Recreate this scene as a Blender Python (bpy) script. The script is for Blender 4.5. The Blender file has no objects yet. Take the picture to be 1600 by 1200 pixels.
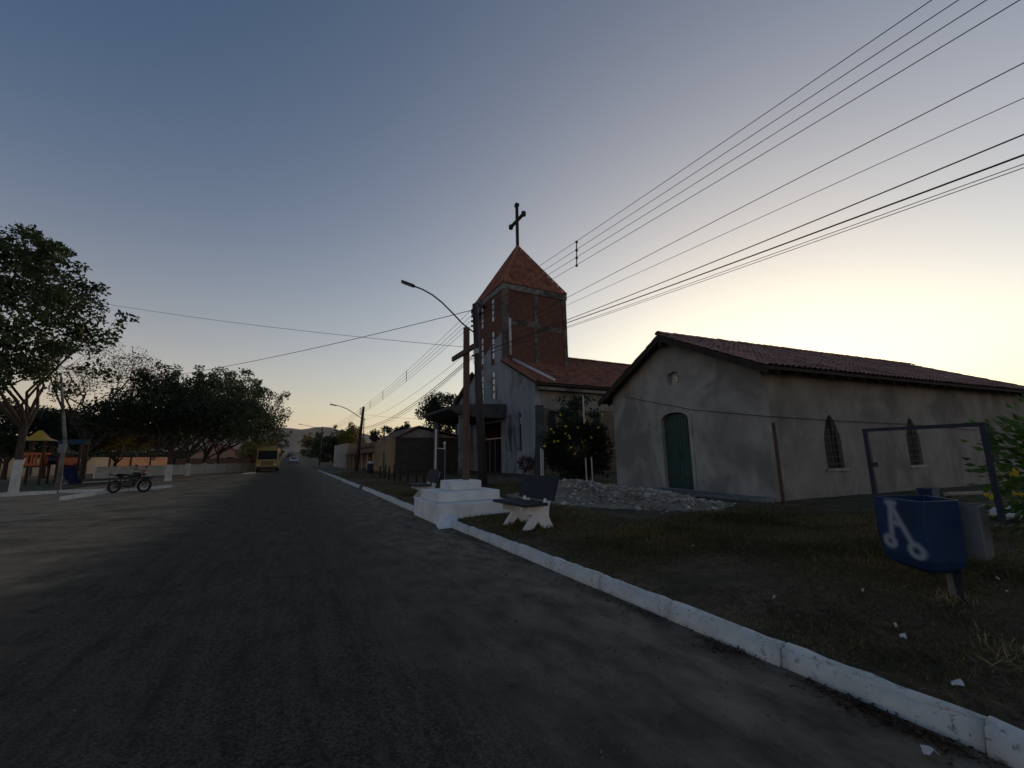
import bpy, bmesh, math, random
import numpy as np
from mathutils import Vector, Matrix
from mathutils.geometry import tessellate_polygon

# ------------------------------------------------------------------ camera, sky, sun, exposure
sc = bpy.context.scene
C = sc.collection
F, CX, CY, CAMH = 650.0, 800.0, 600.0, 1.5          # focal length in pixels of the 1600x1200 photograph
ROLL, PITCH, YAW = math.radians(0.9), math.radians(9.825), math.radians(27.732)
_w = np.array([math.sin(YAW)*math.cos(PITCH), math.cos(YAW)*math.cos(PITCH), math.sin(PITCH)])
_r0 = np.array([math.cos(YAW), -math.sin(YAW), 0.0]); _u0 = np.cross(_r0, _w)
_r = math.cos(ROLL)*_r0 - math.sin(ROLL)*_u0; _u = math.sin(ROLL)*_r0 + math.cos(ROLL)*_u0
cd = bpy.data.cameras.new('camera'); cam = bpy.data.objects.new('camera', cd); C.objects.link(cam)
cd.sensor_width = 36; cd.lens = F/1600*36; cd.clip_start = 0.05; cd.clip_end = 20000
cam.matrix_world = Matrix(((_r[0], _u[0], -_w[0], 0), (_r[1], _u[1], -_w[1], 0), (_r[2], _u[2], -_w[2], CAMH), (0, 0, 0, 1)))
sc.camera = cam
SUN_AZ = math.radians(66)                           # from the road's direction (+Y) towards +X

def ray(x, y): return _w + (x-CX)/F*_r - (y-CY)/F*_u
def gnd(x, y, z=0.0): v = ray(x, y); t = (z-CAMH)/v[2]; return Vector((0, 0, CAMH)) + Vector(t*v)
def atX(x, y, X): v = ray(x, y); return Vector((0, 0, CAMH)) + Vector(v*(X/v[0]))
def atY(x, y, Y): v = ray(x, y); return Vector((0, 0, CAMH)) + Vector(v*(Y/v[1]))
def zat(x, y, P): v = ray(x, y); t = math.hypot(P[0], P[1])/math.hypot(v[0], v[1]); return Vector((0, 0, CAMH)) + Vector(t*v)

def build_world():
    W = bpy.data.worlds.new('World'); sc.world = W; W.use_nodes = True
    nt = W.node_tree; N = nt.nodes; L = nt.links
    bg = N['Background']; bg.inputs['Strength'].default_value = 0.1
    sky = N.new('ShaderNodeTexSky'); sky.sky_type = 'NISHITA'; sky.sun_disc = False
    sky.sun_elevation = math.radians(-1); sky.sun_rotation = SUN_AZ
    sky.dust_density = 3; sky.ozone_density = 4
    geo = N.new('ShaderNodeTexCoord')
    nrm = N.new('ShaderNodeVectorMath'); nrm.operation = 'NORMALIZE'; L.new(geo.outputs['Generated'], nrm.inputs[0])
    def math_(op, a, b=None):
        m = N.new('ShaderNodeMath'); m.operation = op
        for i, v in enumerate((a, b)):
            if v is None: continue
            if isinstance(v, (int, float)): m.inputs[i].default_value = v
            else: L.new(v, m.inputs[i])
        return m.outputs[0]
    def falloff(dirv, deg, inv):                     # exp(-angle/deg)
        d = N.new('ShaderNodeVectorMath'); d.operation = 'DOT_PRODUCT'; L.new(nrm.outputs[0], d.inputs[0]); d.inputs[1].default_value = dirv
        cl = N.new('ShaderNodeClamp'); cl.inputs['Min'].default_value = 0.0 if inv else -1.0; L.new(d.outputs['Value'], cl.inputs['Value'])
        ang = math_('ARCSINE' if inv else 'ARCCOSINE', cl.outputs[0])
        return math_('POWER', math.e, math_('MULTIPLY', ang, -180/math.pi/deg))
    def tint(fac, rgb):
        m = N.new('ShaderNodeVectorMath'); m.operation = 'MULTIPLY'
        L.new(fac, m.inputs[0]); m.inputs[1].default_value = rgb; return m.outputs[0]
    def add(a, b):
        m = N.new('ShaderNodeVectorMath'); m.operation = 'ADD'; L.new(a, m.inputs[0]); L.new(b, m.inputs[1]); return m.outputs[0]
    el, az = math.radians(-6), math.radians(60)
    s = (math.cos(el)*math.sin(az), math.cos(el)*math.cos(az), math.sin(el))
    zen = tint(sky.outputs[0], (8.3, 17.4, 10.9))
    band = tint(falloff((0, 0, 1), 12, True), (8.9, 6.7, 4.9))      # dawn band all round the horizon
    glow = tint(falloff(s, 18, False), (33.2, 22.5, 8.2))              # glow over the sun still below the horizon
    L.new(add(add(zen, band), glow), bg.inputs['Color'])
build_world()
sl = bpy.data.lights.new('sun', 'SUN'); so = bpy.data.objects.new('sun', sl); C.objects.link(so)
sl.energy = 1.1; sl.angle = math.radians(6); sl.color = (1.0, 0.66, 0.38)
_el = math.radians(3.0)
so.rotation_euler = Vector((math.cos(_el)*math.sin(SUN_AZ), math.cos(_el)*math.cos(SUN_AZ), math.sin(_el))).to_track_quat('Z', 'Y').to_euler()
so.location = (60, 25, 20)
sc.view_settings.view_transform = 'Standard'; sc.view_settings.look = 'None'
sc.view_settings.exposure = 0.0; sc.view_settings.gamma = 1.0; sc.view_settings.use_curve_mapping = False
sc.cycles.max_bounces = 6; sc.cycles.transparent_max_bounces = 8

# ------------------------------------------------------------------ materials
def M(name, c1, c2=None, scale=2.0, rough=0.9, bump=0.0, bscale=30.0, metal=0.0, spec=0.25, c3=None, scale3=0.5, f3=0.5,
      stretch=(1, 1, 1), lo=0.35, hi=0.65, lo3=0.5, hi3=0.62, island=0.0, objrand=0.0, transl=0.0):
    m = bpy.data.materials.new(name); m.use_nodes = True; nt = m.node_tree; N = nt.nodes; L = nt.links
    p = N['Principled BSDF']; p.inputs['Roughness'].default_value = rough; p.inputs['Metallic'].default_value = metal
    p.inputs['Specular IOR Level'].default_value = spec
    tc = N.new('ShaderNodeTexCoord'); mp = N.new('ShaderNodeMapping'); mp.inputs['Scale'].default_value = stretch
    L.new(tc.outputs['Object'], mp.inputs[0])
    def noise(s, d=6, dist=0.0):
        n = N.new('ShaderNodeTexNoise'); n.inputs['Scale'].default_value = s; n.inputs['Detail'].default_value = d
        n.inputs['Roughness'].default_value = 0.6; n.inputs['Distortion'].default_value = dist; L.new(mp.outputs[0], n.inputs['Vector']); return n.outputs['Fac']
    def rng(f, a, b):
        r = N.new('ShaderNodeMapRange'); r.inputs[1].default_value = a; r.inputs[2].default_value = b; L.new(f, r.inputs[0]); return r.outputs[0]
    def mix(f, a, b):
        x = N.new('ShaderNodeMix'); x.data_type = 'RGBA'
        for s, v in ((0, f), (6, a), (7, b)):
            if isinstance(v, (tuple, list)): x.inputs[s].default_value = (*v, 1)
            elif isinstance(v, float): x.inputs[s].default_value = v
            else: L.new(v, x.inputs[s])
        return x.outputs[2]
    col = mix(rng(noise(scale), lo, hi), tuple(c1), tuple(c2 or c1)) if c2 else None
    if c3:
        f = rng(noise(scale3, 5, 0.6), lo3, hi3); mu = N.new('ShaderNodeMath'); mu.operation = 'MULTIPLY'; mu.inputs[1].default_value = f3; L.new(f, mu.inputs[0])
        col = mix(mu.outputs[0], col if col else tuple(c1), tuple(c3))
    if island or objrand:
        if island: g = N.new('ShaderNodeNewGeometry'); o = g.outputs['Random Per Island']; k = island
        else: g = N.new('ShaderNodeObjectInfo'); o = g.outputs['Random']; k = objrand
        r = N.new('ShaderNodeMapRange'); r.inputs[3].default_value = 1-k; r.inputs[4].default_value = 1+k; L.new(o, r.inputs[0])
        v = N.new('ShaderNodeVectorMath'); v.operation = 'SCALE'; L.new(r.outputs[0], v.inputs['Scale'])
        if col: L.new(col, v.inputs[0])
        else: v.inputs[0].default_value = c1
        col = v.outputs[0]
    if col: L.new(col, p.inputs['Base Color'])
    else: p.inputs['Base Color'].default_value = (*c1, 1)
    if bump:
        b = N.new('ShaderNodeBump'); b.inputs['Strength'].default_value = min(1, bump); b.inputs['Distance'].default_value = 0.02
        L.new(noise(bscale, 8), b.inputs['Height']); L.new(b.outputs[0], p.inputs['Normal'])
    if transl:
        t = N.new('ShaderNodeBsdfTranslucent'); ms = N.new('ShaderNodeMixShader'); ms.inputs[0].default_value = transl
        if col: L.new(col, t.inputs[0])
        else: t.inputs[0].default_value = (*c1, 1)
        L.new(p.outputs[0], ms.inputs[1]); L.new(t.outputs[0], ms.inputs[2]); L.new(ms.outputs[0], N['Material Output'].inputs[0])
    return m

def brick_mat(name, a, b, mortar, bw=0.30, bh=0.17, ms=0.018, dirt=(0.09, 0.07, 0.06)):
    m = bpy.data.materials.new(name); m.use_nodes = True; nt = m.node_tree; N = nt.nodes; L = nt.links; p = N['Principled BSDF']
    p.inputs['Roughness'].default_value = 0.95; p.inputs['Specular IOR Level'].default_value = 0.1
    tc = N.new('ShaderNodeTexCoord'); sp = N.new('ShaderNodeSeparateXYZ'); L.new(tc.outputs['Object'], sp.inputs[0])
    ad = N.new('ShaderNodeMath'); L.new(sp.outputs[0], ad.inputs[0]); L.new(sp.outputs[1], ad.inputs[1])
    cb = N.new('ShaderNodeCombineXYZ'); L.new(ad.outputs[0], cb.inputs[0]); L.new(sp.outputs[2], cb.inputs[1])
    nn = N.new('ShaderNodeTexNoise'); nn.inputs['Scale'].default_value = 3; L.new(tc.outputs['Object'], nn.inputs['Vector'])
    wob = N.new('ShaderNodeVectorMath'); wob.operation = 'MULTIPLY_ADD'; L.new(nn.outputs['Color'], wob.inputs[0]); wob.inputs[1].default_value = (0.06, 0.06, 0); L.new(cb.outputs[0], wob.inputs[2])
    br = N.new('ShaderNodeTexBrick'); L.new(wob.outputs[0], br.inputs['Vector']); br.inputs['Scale'].default_value = 1
    br.inputs['Color1'].default_value = (*a, 1); br.inputs['Color2'].default_value = (*b, 1); br.inputs['Mortar'].default_value = (*mortar, 1)
    br.inputs['Brick Width'].default_value = bw; br.inputs['Row Height'].default_value = bh; br.inputs['Mortar Size'].default_value = ms; br.inputs['Mortar Smooth'].default_value = 0.3
    n2 = N.new('ShaderNodeTexNoise'); n2.inputs['Scale'].default_value = 0.7; n2.inputs['Detail'].default_value = 7; L.new(tc.outputs['Object'], n2.inputs['Vector'])
    r = N.new('ShaderNodeMapRange'); r.inputs[1].default_value = 0.45; r.inputs[2].default_value = 0.75; r.inputs[4].default_value = 0.7; L.new(n2.outputs['Fac'], r.inputs[0])
    mx = N.new('ShaderNodeMix'); mx.data_type = 'RGBA'; L.new(r.outputs[0], mx.inputs[0]); L.new(br.outputs['Color'], mx.inputs[6]); mx.inputs[7].default_value = (*dirt, 1)
    L.new(mx.outputs[2], p.inputs['Base Color'])
    bp = N.new('ShaderNodeBump'); bp.inputs['Strength'].default_value = 0.8; bp.inputs['Distance'].default_value = 0.02; bp.invert = True
    L.new(br.outputs['Fac'], bp.inputs['Height']); L.new(bp.outputs[0], p.inputs['Normal'])
    return m

MT = dict(
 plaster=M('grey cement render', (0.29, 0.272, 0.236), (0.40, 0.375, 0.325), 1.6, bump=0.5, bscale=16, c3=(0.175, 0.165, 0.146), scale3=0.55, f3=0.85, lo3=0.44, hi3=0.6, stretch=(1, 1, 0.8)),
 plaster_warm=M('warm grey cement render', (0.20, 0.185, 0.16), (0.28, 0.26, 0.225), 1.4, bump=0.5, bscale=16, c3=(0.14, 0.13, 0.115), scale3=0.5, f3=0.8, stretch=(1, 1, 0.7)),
 church=M('stained church render', (0.22, 0.235, 0.24), (0.32, 0.33, 0.33), 0.6, bump=0.25, bscale=20, c3=(0.045, 0.045, 0.045), scale3=0.75, f3=0.85, stretch=(1, 1, 0.38), lo3=0.52, hi3=0.72),
 concrete=M('old concrete', (0.13, 0.125, 0.115), (0.25, 0.24, 0.22), 1.5, bump=0.4, bscale=18, c3=(0.045, 0.042, 0.04), scale3=0.8, f3=0.8),
 tower_concrete=M('brick stained concrete', (0.10, 0.078, 0.062), (0.19, 0.172, 0.15), 1.1, bump=0.5, bscale=12, c3=(0.05, 0.036, 0.028), scale3=0.9, f3=0.85, lo3=0.44, hi3=0.6),
 dark_concrete=M('blackened concrete', (0.045, 0.043, 0.042), (0.10, 0.097, 0.09), 1.1, bump=0.4, bscale=12),
 brick=brick_mat('red hollow brick', (0.19, 0.078, 0.05), (0.12, 0.052, 0.036), (0.12, 0.09, 0.075)),
 pale_brick=brick_mat('pale brick', (0.24, 0.16, 0.105), (0.19, 0.12, 0.078), (0.2, 0.17, 0.14)),
 block=brick_mat('dark blockwork', (0.07, 0.06, 0.055), (0.10, 0.085, 0.075), (0.05, 0.045, 0.04), 0.4, 0.2),
 tile=M('terracotta tile', (0.25, 0.095, 0.052), (0.36, 0.145, 0.082), 2.5, rough=0.85, bump=0.2, c3=(0.08, 0.04, 0.03), scale3=0.9, f3=0.6, island=0.25),
 tile_old=M('weathered brown tile', (0.25, 0.128, 0.092), (0.34, 0.182, 0.132), 2.0, rough=0.9, bump=0.2, c3=(0.07, 0.045, 0.038), scale3=0.6, f3=0.6, island=0.25),
 white=M('whitewash', (0.50, 0.49, 0.445), (0.68, 0.665, 0.61), 2.2, bump=0.6, bscale=22, c3=(0.17, 0.155, 0.135), scale3=22.0, f3=0.8, lo3=0.58, hi3=0.66),
 white_clean=M('fresh whitewash', (0.62, 0.62, 0.60), (0.76, 0.76, 0.74), 3.0, bump=0.3, bscale=30, c3=(0.42, 0.41, 0.39), scale3=4, f3=0.5, lo3=0.6, hi3=0.7),
 grit=M('grit', (0.05, 0.043, 0.034), (0.15, 0.13, 0.1), 3, island=0.5),
 bars=M('dull iron', (0.07, 0.07, 0.068), rough=0.6),
 old_pole=M('peeled pole', (0.2, 0.175, 0.14), (0.3, 0.265, 0.21), 3, bump=0.3),
 asphalt=None,
 wood=M('weathered timber', (0.09, 0.055, 0.04), (0.15, 0.095, 0.07), 4, stretch=(3, 3, 0.3), bump=0.4, bscale=14),
 pole=M('dark pole', (0.035, 0.032, 0.03), (0.075, 0.068, 0.06), 3, stretch=(2, 2, 0.25), bump=0.4),
 dark_wood=M('dark timber', (0.03, 0.024, 0.02), (0.05, 0.04, 0.03), 4, bump=0.3),
 green=M('green paint', (0.018, 0.05, 0.04), (0.028, 0.072, 0.056), 2.5, rough=0.55, stretch=(3, 3, 0.4), bump=0.15, c3=(0.05, 0.07, 0.06), scale3=3, f3=0.4),
 granite=M('dark terrazzo', (0.022, 0.025, 0.031), (0.036, 0.04, 0.047), 60, rough=0.75, spec=0.2),
 metal=M('dark steel', (0.02, 0.02, 0.02), rough=0.5, spec=0.4),
 steel=M('galvanised steel', (0.22, 0.22, 0.22), (0.32, 0.32, 0.32), 6, rough=0.45, metal=0.6),
 rubber=M('rubber', (0.012, 0.012, 0.012), rough=0.8),
 wire=M('wire', (0.012, 0.012, 0.013), rough=0.6),
 pvc=M('pale pvc', (0.5, 0.47, 0.44), (0.6, 0.57, 0.54), 2, rough=0.5),
 glass=M('dusty dark glass', (0.014, 0.016, 0.018), rough=0.45, spec=0.15),
 sky_pale_glass=M('glass painted sky pale', (0.55, 0.58, 0.60), (0.68, 0.71, 0.73), 3, rough=0.15, spec=0.6),  # pale base colour stands in for bright sky showing in the panes
 interior=M('dark interior', (0.03, 0.03, 0.03)),
 yellow=M('ochre paint', (0.36, 0.245, 0.115), (0.44, 0.305, 0.15), 1.0, bump=0.2, c3=(0.2, 0.14, 0.08), scale3=0.8, f3=0.5),
 cream=M('cream paint', (0.55, 0.44, 0.32), (0.64, 0.52, 0.39), 1.2, bump=0.2, c3=(0.3, 0.24, 0.2), scale3=0.7, f3=0.4),
 orange_wall=M('salmon paint', (0.46, 0.25, 0.15), (0.54, 0.31, 0.2), 1.0, bump=0.2),
 bark=M('bark', (0.045, 0.034, 0.026), (0.085, 0.066, 0.052), 5, stretch=(2, 2, 0.4), bump=0.5, bscale=12),
 leaf=M('ficus leaf', (0.028, 0.05, 0.018), (0.05, 0.075, 0.026), 0.6, rough=0.55, island=0.45, transl=0.3),
 leaf_yellow_lit=M('yellow leaf with painted sunlight', (0.13, 0.125, 0.028), (0.23, 0.175, 0.04), 0.5, rough=0.6, island=0.45, transl=0.35),  # yellow includes warm low sunlight painted into the clipped trees' leaves
 leaf_dark=M('dark leaf', (0.018, 0.03, 0.012), (0.03, 0.045, 0.018), 0.6, rough=0.55, island=0.4, transl=0.25),
 leaf_dry=M('dry reddish leaf', (0.14, 0.07, 0.05), (0.2, 0.11, 0.07), 0.7, island=0.4, transl=0.35),
 leaf_bush=M('garden leaf', (0.05, 0.105, 0.02), (0.09, 0.16, 0.035), 2, rough=0.45, island=0.4, transl=0.35),
 petal=M('yellow petal', (0.75, 0.52, 0.03), (0.8, 0.6, 0.08), 3, rough=0.6, transl=0.4),
 blade=M('dry grass blade', (0.065, 0.058, 0.02), (0.19, 0.14, 0.065), 0.7, island=0.6, transl=0.3),
 straw=M('straw', (0.2, 0.16, 0.08), (0.28, 0.22, 0.11), 3, island=0.4),
 dead_leaf=M('dead leaf', (0.045, 0.026, 0.016), (0.10, 0.055, 0.03), 4, island=0.6),
 rubble=M('rubble stone', (0.16, 0.132, 0.098), (0.44, 0.385, 0.30), 1.3, bump=0.5, island=0.6),
 sandpile=M('cement sand', (0.15, 0.118, 0.08), (0.28, 0.226, 0.158), 2, bump=0.6, bscale=20),
 paper=M('white litter', (0.42, 0.42, 0.41), (0.55, 0.55, 0.54), 5, rough=0.7),
 brown_paint=M('brown rust', (0.06, 0.035, 0.025), (0.1, 0.055, 0.04), 5, rough=0.7, bump=0.3),
 blue=M('blue paint', (0.009, 0.034, 0.09), (0.014, 0.048, 0.12), 3, rough=0.5, c3=(0.012, 0.02, 0.035), scale3=3, f3=0.5),
 navy=M('blue steel paint', (0.014, 0.022, 0.035), (0.02, 0.03, 0.046), 6, rough=0.55, c3=(0.05, 0.04, 0.035), scale3=6, f3=0.6),
 grey_paint=M('faded pale paint', (0.15, 0.16, 0.165), (0.2, 0.21, 0.215), 3, rough=0.6, c3=(0.16, 0.15, 0.14), scale3=3, f3=0.6),
 bus=M('bus yellow', (0.42, 0.27, 0.06), (0.47, 0.31, 0.08), 1.5, rough=0.35, spec=0.5),
 toy_yellow=M('yellow plastic', (0.55, 0.33, 0.015), rough=0.4, spec=0.4),
 toy_orange=M('orange plastic', (0.45, 0.10, 0.025), rough=0.4, spec=0.4),
 toy_blue=M('navy plastic', (0.012, 0.014, 0.045), rough=0.4, spec=0.4),
 toy_green=M('teal plastic', (0.007, 0.028, 0.025), rough=0.4, spec=0.4),
 toy_post=M('brown plastic post', (0.055, 0.028, 0.018), rough=0.5),
 chrome=M('dulled chrome', (0.06, 0.06, 0.06), rough=0.5, metal=0.5),
 black=M('black gloss', (0.012, 0.012, 0.014), rough=0.3, spec=0.5),
 red=M('dark red paint', (0.16, 0.02, 0.02), rough=0.3, spec=0.5),
 car_white=M('white car paint', (0.62, 0.63, 0.65), rough=0.25, spec=0.5),
 lamp=M('lamp lens', (0.6, 0.6, 0.55), rough=0.2, spec=0.6),
 brass=M('brass', (0.75, 0.6, 0.18), rough=0.3, metal=0.7),
 hill=M('scrub hillside', (0.095, 0.074, 0.056), (0.15, 0.112, 0.085), 0.004, c3=(0.18, 0.128, 0.096), scale3=0.002, f3=0.6, stretch=(1, 1, 2.5)),
)

# ------------------------------------------------------------------ mesh helpers
def wm(o):
    return (wm(o.parent) @ o.matrix_basis) if o.parent else o.matrix_basis.copy()
class MB:
    def __init__(s): s.v = []; s.f = []
    def add(s, vs, fs):
        b = len(s.v); s.v += [Vector(p) for p in vs]; s.f += [tuple(b+i for i in f) for f in fs]; return s
    def box(s, x0, x1, y0, y1, z0, z1):
        return s.add([(x0, y0, z0), (x1, y0, z0), (x1, y1, z0), (x0, y1, z0), (x0, y0, z1), (x1, y0, z1), (x1, y1, z1), (x0, y1, z1)],
                     [(3, 2, 1, 0), (4, 5, 6, 7), (0, 1, 5, 4), (1, 2, 6, 5), (2, 3, 7, 6), (3, 0, 4, 7)])
    def bbox(s, x0, x1, y0, y1, z0, z1, b=0.02):          # box with bevelled edges
        bm = bmesh.new(); bmesh.ops.create_cube(bm, size=1)
        for v in bm.verts: v.co = Vector(((x0+x1)/2+v.co.x*(x1-x0), (y0+y1)/2+v.co.y*(y1-y0), (z0+z1)/2+v.co.z*(z1-z0)))
        bmesh.ops.bevel(bm, geom=bm.edges[:], offset=min(b, (x1-x0)*.45, (y1-y0)*.45, (z1-z0)*.45), segments=2, affect='EDGES', profile=0.6)
        bm.verts.index_update(); s.add([v.co.copy() for v in bm.verts], [[v.index for v in f.verts] for f in bm.faces]); bm.free(); return s
    def bar(s, p, q, w, h=None, up=(0, 0, 1)):
        p, q = Vector(p), Vector(q); h = h or w; d = (q-p).normalized(); up = Vector(up)
        if abs(d.dot(up)) > 0.98: up = Vector((0, 1, 0))
        a = d.cross(up).normalized()*w/2; b = a.cross(d).normalized()*h/2
        return s.add([p-a-b, p+a-b, p+a+b, p-a+b, q-a-b, q+a-b, q+a+b, q-a+b], [(0, 1, 2, 3)[::-1], (4, 5, 6, 7), (0, 1, 5, 4), (1, 2, 6, 5), (2, 3, 7, 6), (3, 0, 4, 7)])
    def tube(s, pts, rad, n=8, cap=True):
        pts = [Vector(p) for p in pts]; rs = rad if isinstance(rad, (list, tuple)) else [rad]*len(pts); b = len(s.v); prev = None
        for i, p in enumerate(pts):
            d = (pts[min(i+1, len(pts)-1)]-pts[max(i-1, 0)]).normalized()
            a = Vector((0, 0, 1)) if prev is None else prev
            if prev is None and abs(d.z) > 0.9: a = Vector((1, 0, 0))
            a = (a-d*a.dot(d)); a = a.normalized() if a.length > 1e-6 else d.orthogonal().normalized(); prev = a; c = d.cross(a)
            for k in range(n):
                t = 2*math.pi*k/n; s.v.append(p+(a*math.cos(t)+c*math.sin(t))*rs[i])
        for i in range(len(pts)-1):
            for k in range(n): s.f.append((b+i*n+k, b+i*n+(k+1) % n, b+(i+1)*n+(k+1) % n, b+(i+1)*n+k))
        if cap: s.f.append(tuple(b+k for k in range(n))[::-1]); s.f.append(tuple(b+(len(pts)-1)*n+k for k in range(n)))
        return s
    def lathe(s, c, prof, n=16, axis=(0, 0, 1), x=None):
        ax = Vector(axis).normalized(); a = Vector(x).normalized() if x else ax.orthogonal().normalized(); b_ = ax.cross(a); c = Vector(c); b = len(s.v)
        for r, h in prof:
            for k in range(n): t = 2*math.pi*k/n; s.v.append(c+ax*h+(a*math.cos(t)+b_*math.sin(t))*r)
        for i in range(len(prof)-1):
            for k in range(n): s.f.append((b+i*n+k, b+i*n+(k+1) % n, b+(i+1)*n+(k+1) % n, b+(i+1)*n+k))
        if prof[0][0] > 1e-5: s.f.append(tuple(b+k for k in range(n))[::-1])
        if prof[-1][0] > 1e-5: s.f.append(tuple(b+(len(prof)-1)*n+k for k in range(n)))
        return s
    def torus(s, c, axis, R, r, n=24, m=8):
        ax = Vector(axis).normalized(); a = ax.orthogonal().normalized(); b_ = ax.cross(a); c = Vector(c); b = len(s.v)
        for i in range(n):
            t = 2*math.pi*i/n; d = a*math.cos(t)+b_*math.sin(t)
            for k in range(m): q = 2*math.pi*k/m; s.v.append(c+d*(R+r*math.cos(q))+ax*r*math.sin(q))
        for i in range(n):
            for k in range(m): s.f.append((b+i*m+k, b+((i+1) % n)*m+k, b+((i+1) % n)*m+(k+1) % m, b+i*m+(k+1) % m))
        return s
    def wall(s, o, U, V, Nn, outer, holes=(), t=0.2):       # slab with real openings; front at o, back t behind
        o, U, V, Nn = Vector(o), Vector(U), Vector(V), Vector(Nn); loops = [list(outer)]+[list(h) for h in holes]
        tri = tessellate_polygon([[Vector((a, b, 0)) for a, b in l] for l in loops]); fl = [p for l in loops for p in l]; n = len(fl); b = len(s.v)
        for k in (0, 1): s.v += [o+U*p[0]+V*p[1]-Nn*t*k for p in fl]
        for q in tri:
            A, B, Cc = (s.v[b+i] for i in q); flip = (B-A).cross(Cc-A).dot(Nn) < 0; q = tuple(q[::-1]) if flip else tuple(q)
            s.f.append(tuple(b+i for i in q)); s.f.append(tuple(b+n+i for i in q[::-1]))
        i0 = 0
        for l in loops:
            m = len(l)
            for i in range(m): p, q = i0+i, i0+(i+1) % m; s.f.append((b+p, b+q, b+n+q, b+n+p))
            i0 += m
        return s
    def prism(s, poly, o, U, V, W):                         # polygon (2D in U,V) extruded along W
        o, U, V, W = Vector(o), Vector(U), Vector(V), Vector(W); n = len(poly); b = len(s.v)
        for k in (0, 1): s.v += [o+U*p[0]+V*p[1]+W*k for p in poly]
        tri = tessellate_polygon([[Vector((a, c, 0)) for a, c in poly]])
        for q in tri: s.f.append(tuple(b+i for i in q)); s.f.append(tuple(b+n+i for i in q[::-1]))
        for i in range(n): j = (i+1) % n; s.f.append((b+i, b+j, b+n+j, b+n+i))
        return s
    def build(s, name, mat, parent=None, smooth=False, kind=None, label=None, fix=True):
        me = bpy.data.meshes.new(name); inv = wm(parent).inverted() if parent else Matrix()
        me.from_pydata([inv @ v for v in s.v], [], s.f); me.update()
        if fix:
            bm = bmesh.new(); bm.from_mesh(me); bmesh.ops.recalc_face_normals(bm, faces=bm.faces[:]); bm.to_mesh(me); bm.free()
        if mat: me.materials.append(MT[mat] if isinstance(mat, str) else mat)
        if smooth: me.polygons.foreach_set('use_smooth', [True]*len(me.polygons))
        o = bpy.data.objects.new(name, me); C.objects.link(o)
        if parent: o.parent = parent
        if kind: o['kind'] = kind
        if label: o['label'] = label
        return o

def thing(name, loc, label, cat, group=None, rz=0.0):
    o = bpy.data.objects.new(name, None); C.objects.link(o); o.empty_display_size = 0.2
    o.matrix_world = Matrix.Translation(Vector(loc)) @ Matrix.Rotation(rz, 4, 'Z')
    o.location = loc; o.rotation_euler = (0, 0, rz); o['label'] = label; o['category'] = cat
    if group: o['group'] = group
    return o
def tag(o, label, cat, group=None):
    o['label'] = label; o['category'] = cat
    if group: o['group'] = group
    return o
def structure(o): o['kind'] = 'structure'; return o
def origin(o):
    """move a one-mesh thing's origin to the middle of its base"""
    me = o.data; n = len(me.vertices); co = np.empty(n*3); me.vertices.foreach_get('co', co); co = co.reshape(-1, 3)
    c = np.array([(co[:, 0].min()+co[:, 0].max())/2, (co[:, 1].min()+co[:, 1].max())/2, co[:, 2].min()]); co -= c
    me.vertices.foreach_set('co', co.ravel()); me.update(); o.location = Vector(c); return o
def dup(root, loc, rz=0.0, label=None, group=None, scale=1.0):
    r = root.copy(); C.objects.link(r); r.location = loc; r.rotation_euler = (0, 0, rz); r.scale = (scale,)*3
    if label: r['label'] = label
    if group: r['group'] = group
    for ch in list(root.children):
        c = ch.copy(); C.objects.link(c); c.parent = r
        for g in list(ch.children): d = g.copy(); C.objects.link(d); d.parent = c
    return r
def piece(mesh_obj, name, parent, loc, rot=None, scale=None):    # another object on the same mesh, in parent's space
    o = bpy.data.objects.new(name, mesh_obj.data); C.objects.link(o); o.parent = parent; o.location = loc
    if rot: o.rotation_euler = rot
    if scale: o.scale = scale
    return o
def scatter_quads(name, pos, size, mat, parent=None, seed=0, aspect=0.45, updir=0.0, kind=None, bend=0.0, flat=1.0):
    """many small pointed leaves as one mesh; pos (N,3) world, size (N,)"""
    rg = np.random.default_rng(seed); n = len(pos); pos = np.asarray(pos, float)
    if parent: iv = np.array(wm(parent).inverted()); pos = pos @ iv[:3, :3].T + iv[:3, 3]
    d = rg.normal(size=(n, 3)); d[:, 2] = (d[:, 2]*(1-updir)+updir*2.0)*flat; d /= np.linalg.norm(d, axis=1)[:, None]
    q = rg.normal(size=(n, 3)); q[:, :2] *= flat; e = np.cross(d, q); e /= np.linalg.norm(e, axis=1)[:, None]
    s = np.asarray(size)[:, None]; nn = np.cross(d, e)
    v = np.stack([pos, pos+d*s*.5+e*s*aspect*.5+nn*s*bend, pos+d*s, pos+d*s*.5-e*s*aspect*.5+nn*s*bend], 1).reshape(-1, 3)
    me = bpy.data.meshes.new(name); me.vertices.add(4*n); me.vertices.foreach_set('co', v.ravel())
    me.loops.add(4*n); me.loops.foreach_set('vertex_index', np.arange(4*n, dtype=np.int32))
    me.polygons.add(n); me.polygons.foreach_set('loop_start', np.arange(0, 4*n, 4, dtype=np.int32)); me.polygons.foreach_set('loop_total', np.full(n, 4, dtype=np.int32))
    me.update(calc_edges=True); me.materials.append(MT[mat])
    o = bpy.data.objects.new(name, me); C.objects.link(o)
    if parent: o.parent = parent
    if kind: o['kind'] = kind
    return o
def arch(c, z0, zs, w, kind='round', n=8, h=None):                # opening outline: jambs at c+-w/2 from z0 to zs, arch above
    h = h if h else w/2; p = [(c-w/2, z0), (c+w/2, z0), (c+w/2, zs)]
    if kind == 'round':
        for i in range(1, n): t = math.pi*i/n; p.append((c+w/2*math.cos(t), zs+h*math.sin(t)))
    else:
        for i in range(1, n):
            t = i/n; x = w/2*(1-2*t); p.append((c+x, zs+h*(1-abs(2*t-1)**1.7)))
    p.append((c-w/2, zs)); return p

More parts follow.
